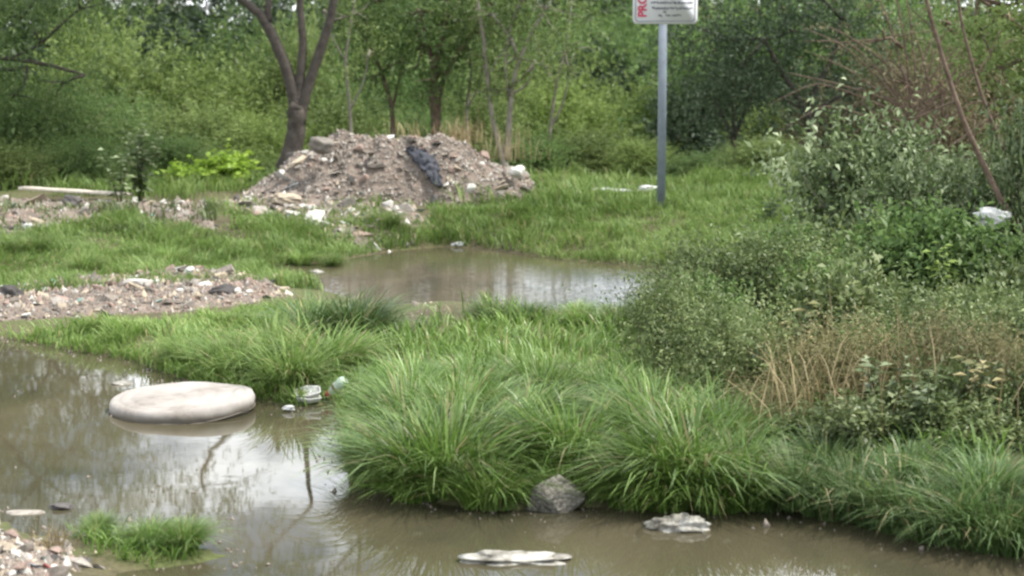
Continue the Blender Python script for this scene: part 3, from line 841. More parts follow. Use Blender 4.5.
TL = [  # px, py, height m, kind, label
    (408, 480, .35, 'bright', 'broad arching grass tussock at the left end of the middle bank, overhanging the pond'),
    (408, 440, .38, 'bright', 'grass tussock leaning over the water right of the discarded bottle'),
    (445, 484, .40, 'bright', 'dense green grass tussock just left of the small bright front tuft'),
    (490, 503, .27, 'bright', 'small bright grass tuft on the waterline left of the grey rough stone'),
    (458, 440, .40, 'bright', 'tall glossy grass tussock in the heart of the middle bank'),
    (515, 444, .36, 'bright', 'grass tussock directly behind the small bright front tuft'),
    (572, 466, .33, 'bright', 'grass tussock rising behind the grey rough stone'),
    (655, 492, .36, 'bright', 'upright grass tussock immediately right of the grey rough stone'),
    (695, 496, .42, 'bright', 'tallest light green grass tussock above the floating crumpled bag'),
    (745, 500, .35, 'bright', 'grass tussock on the waterline right of the tallest light one'),
    (660, 452, .37, 'bright', 'pale green grass tussock behind the two tall waterline tussocks'),
    (722, 455, .36, 'bright', 'grass tussock at the foot of the dry straw-coloured weeds'),
    (415, 408, .30, 'bright', 'grass tussock behind the broad left-end tussock of the middle bank'),
    (470, 398, .28, 'bright', 'light grass tussock in the second row of the middle bank'),
    (545, 402, .27, 'bright', 'grass tussock in the second row, in front of the far pool'),
    (605, 404, .28, 'bright', 'grass tussock in the second row beside the dark small-leaved shrub'),
    (800, 503, .28, 'dark', 'dark grass tussock left of the leafy dock weeds on the right shore'),
    (850, 514, .28, 'dark', 'dark drooping grass tussock below the leafy weeds of the right shore'),
    (902, 526, .28, 'dark', 'dark drooping grass tussock in the middle of the right shore'),
    (950, 536, .29, 'dark', 'dark grass tussock second from the right edge of the shore'),
    (1000, 546, .32, 'dark', 'dark grass tussock in the near right corner of the shore'),
    (825, 478, .24, 'dark', 'dark grass clump behind the first dark shore tussock'),
    (905, 490, .24, 'dark', 'grass clump half hidden behind the dark drooping shore tussocks'),
    (985, 505, .27, 'dark', 'tall grass clump by the right edge behind the corner tussock'),
    (312, 342, .36, 'dark', 'dark bushy grass tussock at the right end of the gravel bank'),
    (350, 340, .36, 'dark', 'dark grass tussock on the near edge of the far pool, left end'),
    (292, 386, .33, 'meadow', 'soft light grass tussock just left of the white tray and bottle'),
    (240, 376, .30, 'meadow', 'light grass tussock behind the round cushion'),
    (275, 362, .32, 'meadow', 'light grass tussock between the cushion and the dark bushy tussock'),
    (325, 372, .33, 'meadow', 'light grass tussock above the discarded bottle'),
    (190, 362, .22, 'meadow', 'low grass tuft behind the left side of the cushion'),
    (490, 322, .19, 'dark', 'short dark tuft in front of the far pool beside the pebble patch'),
    (525, 322, .17, 'dark', 'short dark tuft in the middle of the near edge of the far pool'),
    (580, 326, .20, 'bright', 'short light tuft on the near edge of the far pool'),
    (618, 330, .20, 'bright', 'short light tuft at the right end of the near edge of the far pool'),
    (150, 545, .13, 'bright', 'short green tuft in the near left corner patch'),
    (182, 548, .14, 'bright', 'short green tuft at the right end of the near left corner patch'),
    (100, 538, .12, 'bright', 'short green tuft beside the straw in the near left corner'),
    (378, 480, .24, 'bright', 'small grass tuft trailing in the water at the left tip of the middle bank'),
    (420, 496, .24, 'bright', 'low grass tuft trailing in the water left of the small bright front tuft'),
    (628, 506, .2, 'bright', 'low grass tuft touching the right side of the grey rough stone'),
    (668, 506, .26, 'bright', 'low trailing grass tuft directly above the floating crumpled bag'),
    (718, 508, .25, 'bright', 'low trailing grass tuft right of the floating crumpled bag'),
    (772, 508, .24, 'dark', 'low dark tuft trailing in the water where the bright tussocks end'),
    (826, 515, .22, 'dark', 'low dark tuft trailing in the water under the leafy weeds'),
    (878, 524, .22, 'dark', 'low dark tuft trailing in the water midway along the right shore'),
    (930, 537, .23, 'dark', 'low dark tuft trailing in the water towards the right edge'),
    (978, 547, .24, 'dark', 'low dark tuft trailing in the water nearest the right edge'),
    (300, 276, .16, 'meadow', 'low tuft at the left tip of the far pool by the gravel bank'),
    (332, 268, .15, 'meadow', 'low tuft standing in the shallow left end of the far pool'),
    (30, 252, .2, 'meadow', 'rounded meadow tuft near the left edge behind the gravel bank'),
    (85, 272, .22, 'meadow', 'rounded meadow tuft directly behind the left half of the gravel bank'),
    (170, 264, .2, 'meadow', 'rounded meadow tuft behind the middle of the gravel bank'),
    (385, 246, .22, 'meadow', 'taller meadow tuft at the left tip of the far pool'),
]
_r = R(55)
for i, (px, py, h, kind, lab) in enumerate(TL):
    p = onground(px, py)
    o = link('grass_tussock', TUS[kind][i % len(TUS[kind])], None, (p[0], p[1], max(p[2], -.01)))
    s = h / .5
    o.scale = (s * _r.uniform(.95, 1.25), s * _r.uniform(.9, 1.1), s); o.rotation_euler = (0, 0, _r.uniform(0, 6.28))
    tag(o, lab, 'grass tussock', 'grass tussocks around the ponds')

# ------------------------------------------------------------------ shrubs
def rand_lobes(rng, w, d, h, k, low=.15):
    L = []
    for i in range(k):
        a = rng.uniform(0, 6.28); rr = math.sqrt(rng.random()) * .62
        z = rng.uniform(low, .78) * (1 - .35 * rr)
        s = rng.uniform(.22, .40)
        L.append((rr * math.cos(a) * w / 2, rr * math.sin(a) * d / 2, z * h, s * w / 2 * 1.1, s * d / 2 * 1.1, s * h * .62, 1))
    return L
def stems_mesh(rng, lobes, r0, mat):
    m = MB()
    for l in lobes:
        e = np.array(l[:3]); b = np.array((rng.normal() * r0 * 3, rng.normal() * r0 * 3, -.08))
        mid = b * .5 + e * .5 + np.array((rng.normal() * .06, rng.normal() * .06, .05)); mid[:2] *= .8
        tip = e + np.array((e[0] * .3, e[1] * .3, l[5] * .8))
        m.tube([b, mid, e, tip], [r0, r0 * .8, r0 * .55, r0 * .2], 5)
        for _ in range(3):
            t = e + np.array((rng.normal() * l[3], rng.normal() * l[4], rng.normal() * l[5])) * .6
            m.tube([mid * .4 + e * .6, (mid * .3 + e * .3 + t * .4), t], [r0 * .45, r0 * .3, r0 * .1], 4)
    return m.mesh('shrub_stems', mat)
def shrub_kind(seed, w, d, h, k, twigs, per, ll, lw, mat, bark='bark_brown', droop=0., tw=(.18, .4), r0=.02, **kw):
    rng = R(seed)
    L = rand_lobes(rng, w, d, h, k)
    return (foliage('shrub_foliage', rng, L, twigs, per, ll, lw, mat, droop, tw, **kw), stems_mesh(rng, L, r0, bark))
KIND = {}
KIND['yellow'] = [shrub_kind(200 + k, 2.4, 2.0, 1.9, 14, 1150, 20, .075, .025, 'leaf_yellowgreen', tw=(.3, .75), spread=.65) for k in range(2)]
KIND['green'] = [shrub_kind(210 + k, 2.4, 2.0, 1.9, 14, 1150, 20, .075, .025, 'leaf_green', tw=(.3, .75), spread=.65) for k in range(2)]
KIND['olive'] = [shrub_kind(215 + k, 2.4, 2.0, 1.9, 14, 1150, 20, .075, .025, 'leaf_olive', tw=(.3, .75), spread=.65) for k in range(2)]
KIND['feather'] = [shrub_kind(220 + k, 2.6, 2.2, 2.4, 12, 1700, 16, .07, .014, 'leaf_green', droop=.75, tw=(.35, .8), spread=.5) for k in range(2)]
KIND['dark'] = [shrub_kind(230 + k, 2.6, 2.2, 2.4, 12, 1400, 13, .085, .034, 'leaf_dark', 'bark_dark', tw=(.2, .5)) for k in range(2)]  # dark leaf colour also stands in for shade in the gaps between shrubs
KIND['bright'] = [shrub_kind(240, 1.2, .9, .7, 9, 420, 9, .085, .06, 'leaf_bright', tw=(.1, .25), r0=.012)]
KIND['pale'] = [shrub_kind(250 + k, 1.8, 1.4, 1.1, 17, 800, 11, .075, .034, 'leaf_pale', 'bark_grey', tw=(.2, .5), r0=.010, flat=.8) for k in range(2)]
KIND['grey'] = [shrub_kind(260 + k, 1.4, 1.2, 1.0, 18, 950, 13, .046, .019, 'leaf_grey', 'bark_brown', tw=(.18, .55), r0=.006) for k in range(2)]
KIND['dry'] = [shrub_kind(270 + k, 1.4, 1.2, .9, 14, 750, 12, .038, .013, 'leaf_dry', 'straw', tw=(.15, .4), r0=.0035) for k in range(2)]
KIND['weed'] = [shrub_kind(280 + k, 1.2, 1.0, .6, 12, 650, 10, .06, .026, 'leaf_grey', 'bark_brown', tw=(.1, .28), r0=.006, flat=.8) for k in range(2)]
KIND['dense'] = [shrub_kind(290, 1.2, 1.0, .6, 12, 800, 10, .055, .028, 'leaf_green', 'bark_brown', tw=(.1, .25), r0=.006, flat=.8)]
KIND['rust'] = [shrub_kind(300 + k, 2.2, 1.8, 2.2, 13, 1000, 12, .06, .018, 'leaf_rust', 'bark_brown', droop=.3, tw=(.25, .6)) for k in range(2)]
BASE_H = {'yellow': 1.9, 'green': 1.9, 'olive': 1.9, 'feather': 2.4, 'dark': 2.4, 'bright': .7, 'pale': 1.1, 'grey': 1.0, 'dry': .9, 'weed': .6, 'dense': .6, 'rust': 2.2}
BASE_W = {'yellow': 2.4, 'green': 2.4, 'olive': 2.4, 'feather': 2.6, 'dark': 2.6, 'bright': 1.2, 'pale': 1.8, 'grey': 1.4, 'dry': 1.4, 'weed': 1.2, 'dense': 1.2, 'rust': 2.2}
_cnt = {}
def shrub(kind, px, D, top, wpx, label, name='shrub', group='shrubs behind the ponds'):
    """centre column px, distance D, top edge row, width in pixels"""
    if 470 < px < 720 and 24.6 < D < 33: D *= 1.4
    x = (px - 512) / F * D
    z = g1(x, D)
    zt = atD(px, top, D)[2]
    k = _cnt.get(kind, 0); _cnt[kind] = k + 1
    fm, sm = KIND[kind][k % len(KIND[kind])]
    root = link(name, None, None, (x, D, z - .03))
    sz = (zt - z) / BASE_H[kind] / .98; sx = wpx / ppm(D) / BASE_W[kind]
    root.scale = (sx, (sx + sz) / 2, sz)
    root.rotation_euler = (0, 0, [0.0, .35, -.3, .2, 2.95, 3.4, -.15][k % 7])
    link('foliage', fm, root); link('stems', sm, root)
    tag(root, label, 'shrub', group)
    return root
# behind the ponds, left to right
shrub('feather', 30, 24, 62, 210, 'feathery drooping green shrub at the left edge behind the pale plank')
shrub('feather', -70, 25, 10, 240, 'tall feathery green shrub cut by the left edge of the view')
shrub('green', 105, 26, 92, 150, 'mid green shrub between the feathery shrub and the pale-leaved weed')
shrub('yellow', 150, 28, 52, 190, 'broad yellow-green shrub left of the forked tree, nearer the left edge')
shrub('yellow', 228, 29, 70, 170, 'yellow-green shrub directly left of the forked tree trunk')
shrub('olive', 190, 25.5, 112, 150, 'low olive shrub behind the bright lime bush')
shrub('yellow', 268, 26, 118, 110, 'low yellow-green shrub at the foot of the forked tree')
shrub('bright', 208, 22, 152, 90, 'small bright lime-green bush left of the rubble heap', 'lime_bush')
shrub('olive', 345, 27, 88, 140, 'olive shrub right behind the rubble heap, beside the forked tree')
shrub('green', 400, 29, 58, 170, 'green shrub above the middle of the rubble heap')
shrub('olive', 470, 28, 96, 150, 'olive shrub between the two thin-stemmed trees')
shrub('yellow', 560, 26.5, 78, 160, 'big yellow-green shrub right of the rubble heap')
shrub('yellow', 625, 27.5, 90, 140, 'yellow-green shrub just left of the sign post')
shrub('olive', 590, 24.5, 128, 130, 'low olive shrub behind the white plastic litter')
shrub('green', 520, 46, 36, 230, 'green shrub rising behind the big yellow-green one')
shrub('olive', 690, 28, 120, 110, 'olive shrub just right of the sign post')
shrub('yellow', 745, 27, 142, 100, 'low yellow-green shrub under the little dark tree')
shrub('olive', 800, 25, 150, 130, 'low olive shrub at the left foot of the pale-leaved bush')
shrub('green', 330, 33, 30, 200, 'green shrub high behind the forked tree limbs')
shrub('green', 440, 52, 8, 260, 'tall green shrub far behind the rubble heap')
shrub('green', 620, 54, 8, 260, 'tall green shrub far behind the sign post')
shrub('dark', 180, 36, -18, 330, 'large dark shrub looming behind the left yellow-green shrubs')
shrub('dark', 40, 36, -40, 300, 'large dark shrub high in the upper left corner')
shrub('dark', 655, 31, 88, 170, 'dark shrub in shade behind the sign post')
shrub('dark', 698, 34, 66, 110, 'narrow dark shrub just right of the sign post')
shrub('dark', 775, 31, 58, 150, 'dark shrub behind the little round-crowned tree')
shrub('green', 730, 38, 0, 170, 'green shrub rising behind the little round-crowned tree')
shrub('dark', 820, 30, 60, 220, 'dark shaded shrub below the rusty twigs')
shrub('green', 780, 35, -12, 260, 'green leafy shrub at the top right of the sign board')
shrub('green', 900, 34, -10, 240, 'green shrub behind the rusty twigs')
shrub('rust', 860, 26, 6, 170, 'rusty brown half-dead shrub in the upper right')
shrub('rust', 955, 24, 30, 150, 'rusty brown twiggy shrub beside the leaning stems')
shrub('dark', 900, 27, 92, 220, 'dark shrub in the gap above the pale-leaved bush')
shrub('olive', 1010, 25, 30, 200, 'olive shrub in the upper right corner')
shrub('feather', 75, 22.5, 128, 120, 'small feathery shrub behind the right half of the pale plank')
shrub('olive', 10, 22, 140, 110, 'low olive shrub at the left edge just behind the plank')
shrub('green', 165, 23.5, 132, 110, 'low green shrub behind the pale broad-leaved weed')
shrub('yellow', 245, 23, 150, 90, 'low yellow-green shrub between the lime bush and the heap')
shrub('olive', 300, 30, 40, 140, 'olive shrub seen through the fork of the forked tree')
shrub('yellow', 365, 31, 62, 120, 'yellow-green shrub above the left half of the heap')
shrub('green', 425, 25, 108, 90, 'low green shrub behind the crest of the heap')
shrub('green', 530, 24, 132, 90, 'low green shrub at the right end of the heap')
shrub('yellow', 640, 24, 140, 80, 'low yellow-green shrub at the left foot of the sign post')
shrub('yellow', 555, 22.2, 172, 80, 'small yellow-green weed clump in the grass right of the heap')
shrub('green', 700, 23.5, 150, 90, 'low green shrub at the right foot of the sign post')
shrub('yellow', 775, 30, 110, 110, 'sunlit yellow-green shrub behind the little dark tree')
shrub('olive', 500, 38, 55, 150, 'distant olive shrub between the thin-stemmed tree and the sign')
shrub('green', 250, 34, 20, 170, 'green shrub high behind the left limb of the forked tree')
shrub('yellow', 100, 33, 18, 170, 'yellow-green shrub in the upper left behind the bare branch')
shrub('green', 940, 30, 20, 170, 'green shrub between the leaning stems and the rusty shrub')
shrub('green', 690, 44, 10, 220, 'distant green shrub directly behind the sign board')
shrub('dark', 125, 31, 38, 120, 'dark shrub added as a shade pocket above the broad yellow-green one')  # this and the next three: dark foliage added to paint in shaded pockets
shrub('dark', 265, 31, 60, 90, 'dark shrub added as a shade pocket left of the forked tree limbs')
shrub('dark', 640, 40, 52, 110, 'dark shrub added as a shade pocket behind the sign post')
shrub('dark', 575, 44, 30, 110, 'dark distant shrub added as a shade pocket above the big yellow-green shrub')
shrub('yellow', 390, 40, 30, 120, 'distant yellow-green shrub left of the twin-trunked tree')
shrub('yellow', 718, 25, 132, 90, 'sunlit low shrub between the sign post and the little tree')
shrub('olive', 768, 23.5, 140, 100, 'low olive shrub right of the little tree trunk')
shrub('green', 835, 22, 150, 90, 'green shrub behind the top left of the pale-leaved bush')
shrub('weed', 850, 17.5, 196, 110, 'small leafy clump in the grass beside the pale-leaved bush')
# right-hand bank
RB = 'bushes on the right bank'
shrub('pale', 870, 15.2, 130, 190, 'rounded bush with pale glossy leaves, top right of the right bank', 'bush', RB)
shrub('pale', 965, 14.6, 160, 190, 'pale-leaved bush by the leaning stems at the right edge', 'bush', RB)
shrub('pale', 845, 15.6, 160, 110, 'pale-leaved bush at the left shoulder of the right bank', 'bush', RB)
shrub('pale', 1030, 13.5, 108, 110, 'tall pale-leaved bush cut by the right edge', 'bush', RB)
shrub('dense', 905, 12.8, 208, 190, 'low green leafy bush below the pale-leaved ones', 'bush', RB)
shrub('dense', 985, 12.2, 232, 170, 'low green leafy bush below the white bag', 'bush', RB)
shrub('grey', 725, 12.4, 240, 150, 'grey-green small-leaved bush at the right end of the far pool', 'bush', RB)
shrub('grey', 675, 11.0, 276, 110, 'grey-green small-leaved bush low at the water end of the right bank', 'bush', RB)
shrub('grey', 800, 12.2, 232, 160, 'grey-green small-leaved bush in the middle of the right bank', 'bush', RB)
shrub('grey', 740, 9.9, 300, 150, 'dark grey-green bush right behind the tall light tussocks', 'bush', RB)
shrub('weed', 860, 11.2, 256, 170, 'tangle of grey-green weeds above the dry stems', 'bush', RB)
shrub('weed', 960, 10.8, 276, 170, 'tangle of grey-green weeds at the right edge above the dry stems', 'bush', RB)
shrub('dry', 845, 9.5, 305, 170, 'straw-coloured dry weeds in the middle of the right bank', 'bush', RB)
shrub('dry', 945, 9.4, 320, 200, 'straw-coloured dry weeds towards the right edge', 'bush', RB)
shrub('dry', 778, 9.1, 366, 120, 'low dry brown weeds beside the tall tussocks', 'bush', RB)
shrub('weed', 885, 8.75, 388, 170, 'leafy dock weeds low on the right bank', 'bush', RB)
shrub('weed', 990, 8.6, 392, 160, 'leafy weeds low at the right edge', 'bush', RB)
shrub('dense', 940, 8.5, 428, 140, 'low green leafy weeds just above the dark shore grass', 'bush', RB)
shrub('dense', 780, 14.0, 226, 90, 'leafy green bush between the sign meadow and the pale-leaved bush', 'bush', RB)
shrub('weed', 840, 13.6, 222, 140, 'pale weed clump below the left pale-leaved bush', 'bush', RB)
shrub('pale', 925, 13.9, 168, 150, 'pale-leaved bush in the middle of the upper right bank', 'bush', RB)
shrub('dense', 840, 11.6, 262, 130, 'green leafy weeds above the dry weeds, towards the pool', 'bush', RB)
shrub('weed', 1010, 11.5, 250, 130, 'weed clump below the white bag at the right edge', 'bush', RB)
shrub('weed', 700, 13.0, 248, 80, 'weed clump rising at the right tip of the far pool', 'bush', RB)
shrub('weed', 1030, 9.0, 356, 120, 'weed clump filling the right edge above the corner grass', 'bush', RB)
shrub('dry', 1005, 9.2, 330, 130, 'straw-coloured dry weeds cut by the right edge', 'bush', RB)
shrub('dense', 720, 11.2, 280, 110, 'fresh green leafy weeds behind the second-row tussocks', 'bush', RB)
shrub('dense', 870, 9.9, 330, 120, 'fresh green leaves in the middle of the dry weeds', 'bush', RB)
shrub('weed', 830, 8.9, 402, 110, 'leafy weeds in front of the straw-coloured stalks', 'bush', RB)
shrub('weed', 935, 9.0, 352, 150, 'grey-green weeds among the dry weeds of the right bank', 'bush', RB)
shrub('grey', 905, 10.2, 296, 170, 'small-leaved bush behind the dry weeds', 'bush', RB)
shrub('grey', 1000, 10.0, 300, 150, 'small-leaved bush behind the dry weeds at the right edge', 'bush', RB)
shrub('grey', 1040, 9.8, 300, 120, 'grey-green bush cut by the right edge', 'bush', RB)

# pale weed with big leaves at left, dark sapling right of the sign
def herb(name, px, py, top, wpx, n, ll, lw, mat, label, seed):
    rng = R(seed); p = onground(px, py); D = p[1]
    h = atD(px, top, D)[2] - p[2]; w = wpx / ppm(D)
    root = link(name, None, None, p)
    m = MB(); B, A_, N_ = [], [], []
    for s in range(max(2, n // 12)):
        a = rng.uniform(0, 6.28); tip = np.array((math.cos(a) * w * .4 * rng.random(), math.sin(a) * w * .4 * rng.random(), h * rng.uniform(.75, 1)))
        m.tube([(0, 0, -.05), tip * .5 + (0, 0, .02), tip], [.005, .004, .002], 5)
        for k in range(12):
            t = .2 + .8 * k / 11; q = k * 2.4 + a
            B.append(tip * t); A_.append((math.cos(q), math.sin(q), .15 - .3 * (1 - t))); N_.append((rng.normal() * .3, rng.normal() * .3, 1))
    B, A_, N_ = np.array(B), unit(np.array(A_)), unit(np.array(N_))
    link('stems', m.mesh('herb_stems', 'leaf_grey'), root)
    link('leaves', leaves_mesh('herb_leaves', B, A_, N_, ll * rng.uniform(.6, 1.2, len(B)), lw * rng.uniform(.7, 1.2, len(B)), rng.random(len(B)), mat), root)
    tag(root, label, 'plant')
herb('broad_leaved_weed', 140, 203, 124, 60, 170, .11, .055, 'leaf_pale', 'tall weed with pale broad leaves left of the lime-green bush', 61)
herb('broad_leaved_weed', 120, 205, 148, 44, 80, .11, .055, 'leaf_pale', 'shorter pale broad-leaved weed standing by the end of the plank', 63)
herb('dark_sapling', 771, 222, 198, 12, 24, .10, .06, 'leaf_dark', 'small dark-leaved sapling in the grass right of the sign post', 62)
for k, (px, py, top, wpx, n_, mat_, where) in enumerate([
    (760, 420, 330, 60, 60, 'leaf_grey', 'behind the tall light tussocks'), (805, 400, 300, 50, 50, 'leaf_dry', 'in the dry weeds towards the pool'),
    (880, 440, 345, 60, 60, 'leaf_pale', 'above the dark shore grass'), (925, 455, 372, 70, 70, 'leaf_pale', 'with big leaves low on the right shore'),
    (850, 350, 262, 50, 50, 'leaf_grey', 'in the middle of the right bank'), (975, 440, 350, 60, 60, 'leaf_dry', 'among the dry stalks by the right edge'),
    (700, 330, 250, 50, 60, 'leaf_green', 'at the right end of the far pool'), (745, 300, 226, 50, 50, 'leaf_pale', 'below the dark sapling'),
    (800, 290, 205, 60, 60, 'leaf_green', 'left of the low green leafy bush'), (940, 330, 240, 60, 60, 'leaf_yellowgreen', 'below the white bag'),
    (1005, 400, 300, 60, 60, 'leaf_grey', 'cut by the right edge'), (870, 280, 190, 60, 70, 'leaf_pale', 'in front of the pale-leaved bush')]):
    herb('tall_weed', px, py, top, wpx, n_, .085, .036, mat_, 'upright leafy weed ' + where, 400 + k)
def dry_brush(px, py, D, hgt, wid, label, seed, n=260, mat='straw'):
    rng = R(seed); p = atD(px, py, D)
    pos = np.c_[rng.normal(size=(n, 2)) * wid * .35, np.zeros(n)]
    a = rng.uniform(0, 6.28, n)
    me = blades('dry_brush', rng, pos, hgt * rng.uniform(.5, 1.1, n), np.c_[np.cos(a), np.sin(a)], rng.uniform(.1, 1.0, n), np.full(n, .006), mat, rng.random(n), 3)
    o = link('dry_brush', me, None, p)
    tag(o, label, 'dry brush')
dry_brush(462, 142, 21, .32, .4, 'tan dry brush on the back crest of the rubble heap, by the thin trunks', 71, 150)
dry_brush(412, 140, 21, .30, .5, 'short dry brush on the heap crest beside the black sheet', 72, 50)
dry_brush(505, 160, 21.2, .45, .6, 'dry brush at the foot of the thin-stemmed tree right of the heap', 73, 80)
dry_brush(790, 425, 9.0, .45, .5, 'straw-coloured dry stalks arching behind the tall tussocks', 74, 60)
dry_brush(870, 405, 9.3, .55, .8, 'straw-coloured dry stalks in the middle of the right bank', 75, 90)
dry_brush(965, 410, 9.2, .55, .8, 'straw-coloured dry stalks near the right edge', 76, 90)
dry_brush(55, 553, onground(55, 548)[1], .14, .10, 'loose straw on the rubble shore in the near left corner', 77, 50)

# ------------------------------------------------------------------ trees
def tree(name, D, limbs, crown, label, bark, leafm, seed, twigs, per=12, ll=.07, lw=.022, droop=.2, tw=(.25, .6), group='trees behind the ponds', dz=0.):
    """limbs: lists of (px, py, radius px[, depth shift]); crown: (px, py, rx px, rz px)"""
    rng = R(seed)
    base = atD(limbs[0][0][0], limbs[0][0][1], D)
    base = np.array((base[0], D, min(base[2], g1(base[0], D)) - .05))
    root = link(name, None, None, base)
    m = MB()
    for L in limbs:
        P = np.array([atD(q[0], q[1], D + (q[3] if len(q) > 3 else 0)) for q in L]); rr = np.array([q[2] / ppm(D) for q in L])
        if L is limbs[0]:
            P = np.vstack([base + (0, 0, -.02), P]); rr = np.r_[rr[0] * 1.15, rr]
        t = np.linspace(0, len(P) - 1, (len(P) - 1) * 4 + 1)          # smooth + knobbly
        Q = np.stack([np.interp(t, np.arange(len(P)), P[:, k]) for k in range(3)], 1)
        if len(Q) > 4: Q[1:-1] = (Q[:-2] + 2 * Q[1:-1] + Q[2:]) / 4
        Q += rng.normal(size=Q.shape) * .12 * rr.min()
        m.tube(Q - base, np.interp(t, np.arange(len(P)), rr) * rng.uniform(.97, 1.03, len(t)), 9)
    if crown:
        s = 1 / ppm(D)
        L = [tuple(atD(c[0], c[1], D + (c[4] if len(c) > 4 else 0)) - base) + (c[2] * s, c[2] * s * .9, c[3] * s, 1) for c in crown]
        link('crown', foliage('tree_crown', rng, L, twigs, per, ll, lw, leafm, droop, tw, inner=.4), root)
        ends = [atD(l[-1][0], l[-1][1], D) - base for l in limbs]
        for l in L:                                                  # branches carrying the crown
            c = np.array(l[:3]); e = min(ends, key=lambda q: np.linalg.norm(q - c))
            mid = (e + c) / 2 + rng.normal(size=3) * .06
            m.tube([e, mid, c], [.025, .018, .01], 5)
            for _ in range(4):
                t = c + rng.normal(size=3) * np.array(l[3:6]) * .6
                m.tube([mid * .4 + c * .6, (c + t) / 2 + rng.normal(size=3) * .03, t], [.012, .008, .004], 4)
    link('trunk', m.mesh('tree_trunk', bark, True), root)
    tag(root, label, 'tree', group)
    return root
tree('forked_tree', 22.3, [[(283, 184, 14), (290, 162, 11), (295, 135, 9.6), (297.5, 115, 9.4), (297.5, 106, 8.6)],
                          [(296, 116, 7), (293.5, 94, 6.6), (287, 70, 5.8), (275, 40, 5.5), (262, 16, 5), (248, 4, 4), (232, -8, 3.2), (200, -40, 2.5)],
                          [(297.5, 108, 6), (299, 90, 5), (301, 70, 4.6), (303, 40, 4), (300, 10, 3.6), (298, -40, 2.8), (303, -100, 2)],
                          [(299, 122, 6.6), (303, 102, 6), (310, 80, 5.2), (320, 52, 5), (329, 25, 4.5), (335, -5, 4), (345, -60, 3), (352, -130, 2)],
                          [(268, 22, 4), (268, 0, 3.2), (270, -40, 2.5)]],
     [(190, -85, 50, 24), (250, -150, 40, 24), (305, -190, 44, 26), (365, -200, 44, 26)],
     'sturdy dark tree forking into three bare limbs behind the rubble heap', 'bark_dark', 'leaf_olive', 81, 380, droop=.3)
tree('thin_tree', 23.5, [[(437, 150, 5.5), (436, 120, 5), (433, 95, 4.5), (434, 70, 3.6), (442, 40, 3), (446, 10, 2.6), (448, -60, 2), (452, -110, 1.5)],
                        [(438, 120, 3.4), (439, 90, 3), (452, 62, 2.4), (472, 34, 1.8), (490, 5, 1.4)],
                        [(434, 75, 2.4), (428, 45, 1.8), (420, 10, 1.3)]],
     [(450, 18, 44, 24), (425, 55, 34, 20), (475, 34, 34, 20), (450, 84, 36, 16), (415, 15, 34, 20), (452, -120, 34, 20)],
     'thin twin-trunked tree above the middle of the rubble heap', 'bark_brown', 'leaf_green', 82, 620)
tree('thin_tree', 22.8, [[(505, 165, 4), (500, 148, 3), (492, 118, 2.4), (487, 80, 2.2), (484, 40, 2), (478, 5, 1.7), (474, -50, 1.2)],
                        [(506, 160, 3.4), (509, 128, 3), (511, 95, 2.6), (517, 65, 2.2), (530, 35, 1.8), (548, 5, 1.5), (560, -30, 1.2)],
                        [(510, 100, 2), (505, 70, 1.6), (508, 35, 1.3), (520, 0, 1.1)],
                        [(487, 80, 1.4), (497, 60, 1.1), (512, 40, .9)], [(511, 95, 1.4), (528, 84, 1.1), (536, 60, .9)]],
     [(485, 14, 30, 20), (545, 10, 34, 20), (515, 60, 30, 20), (495, 95, 22, 12), (560, -60, 40, 20)],
     'thin bare-stemmed tree with several grey stems at the right end of the heap', 'bark_grey', 'leaf_olive', 83, 360)
tree('young_tree', 24, [[(394, 165, 3), (393, 135, 2.6), (392, 108, 2.3), (383, 75, 1.9), (370, 45, 1.5), (352, 20, 1.2)],
                       [(392, 110, 1.6), (398, 85, 1.2), (404, 60, 1)]],
     [(358, 22, 36, 22), (395, 55, 40, 22), (375, 0, 44, 20), (370, 80, 26, 14)],
     'slender leaning young tree between the forked tree and the twin-trunked one', 'bark_brown', 'leaf_green', 84, 430)
for k, (x0, y0_, pts, lab) in enumerate([
    (352, 150, [(350, 110), (345, 60), (352, 15), (360, -30)], 'thin sapling just right of the forked tree'),
    (468, 150, [(466, 112), (472, 70), (466, 30), (470, -20)], 'thin sapling between the twin-trunked tree and the grey-stemmed one'),
    (548, 170, [(550, 130), (556, 85), (566, 45), (572, 0)], 'thin sapling in front of the big yellow-green shrub')]):
    tree('sapling', 23 + k * .6, [[(x0, y0_, 2.0), (pts[0][0], pts[0][1], 1.7), (pts[1][0], pts[1][1], 1.4), (pts[2][0], pts[2][1], 1.1), (pts[3][0], pts[3][1], .8)],
         [(pts[0][0], pts[0][1], 1.1), (pts[0][0] + 14, pts[0][1] - 28, .9), (pts[0][0] + 20, pts[0][1] - 60, .6)],
         [(pts[1][0], pts[1][1], 1.0), (pts[1][0] - 14, pts[1][1] - 24, .8), (pts[1][0] - 22, pts[1][1] - 50, .5)]],
         [(pts[2][0], pts[2][1], 26, 16), (pts[0][0] + 18, pts[0][1] - 55, 18, 12)], lab, 'bark_grey', 'leaf_olive', 700 + k, 70)
tree('little_tree', 26, [[(735, 172, 3.4), (735, 150, 3), (733, 138, 2.8)], [(733, 140, 2.2), (726, 122, 1.8), (716, 104, 1.4)],
                        [(734, 140, 2.2), (741, 120, 1.8), (750, 100, 1.4)], [(734, 140, 1.8), (733, 112, 1.4), (731, 92, 1.1)]],
     [(712, 98, 26, 13), (756, 96, 26, 13), (734, 84, 24, 12)],
     'little dark round-crowned tree standing in the bright gap right of the sign post', 'bark_dark', 'leaf_dark', 85, 240)
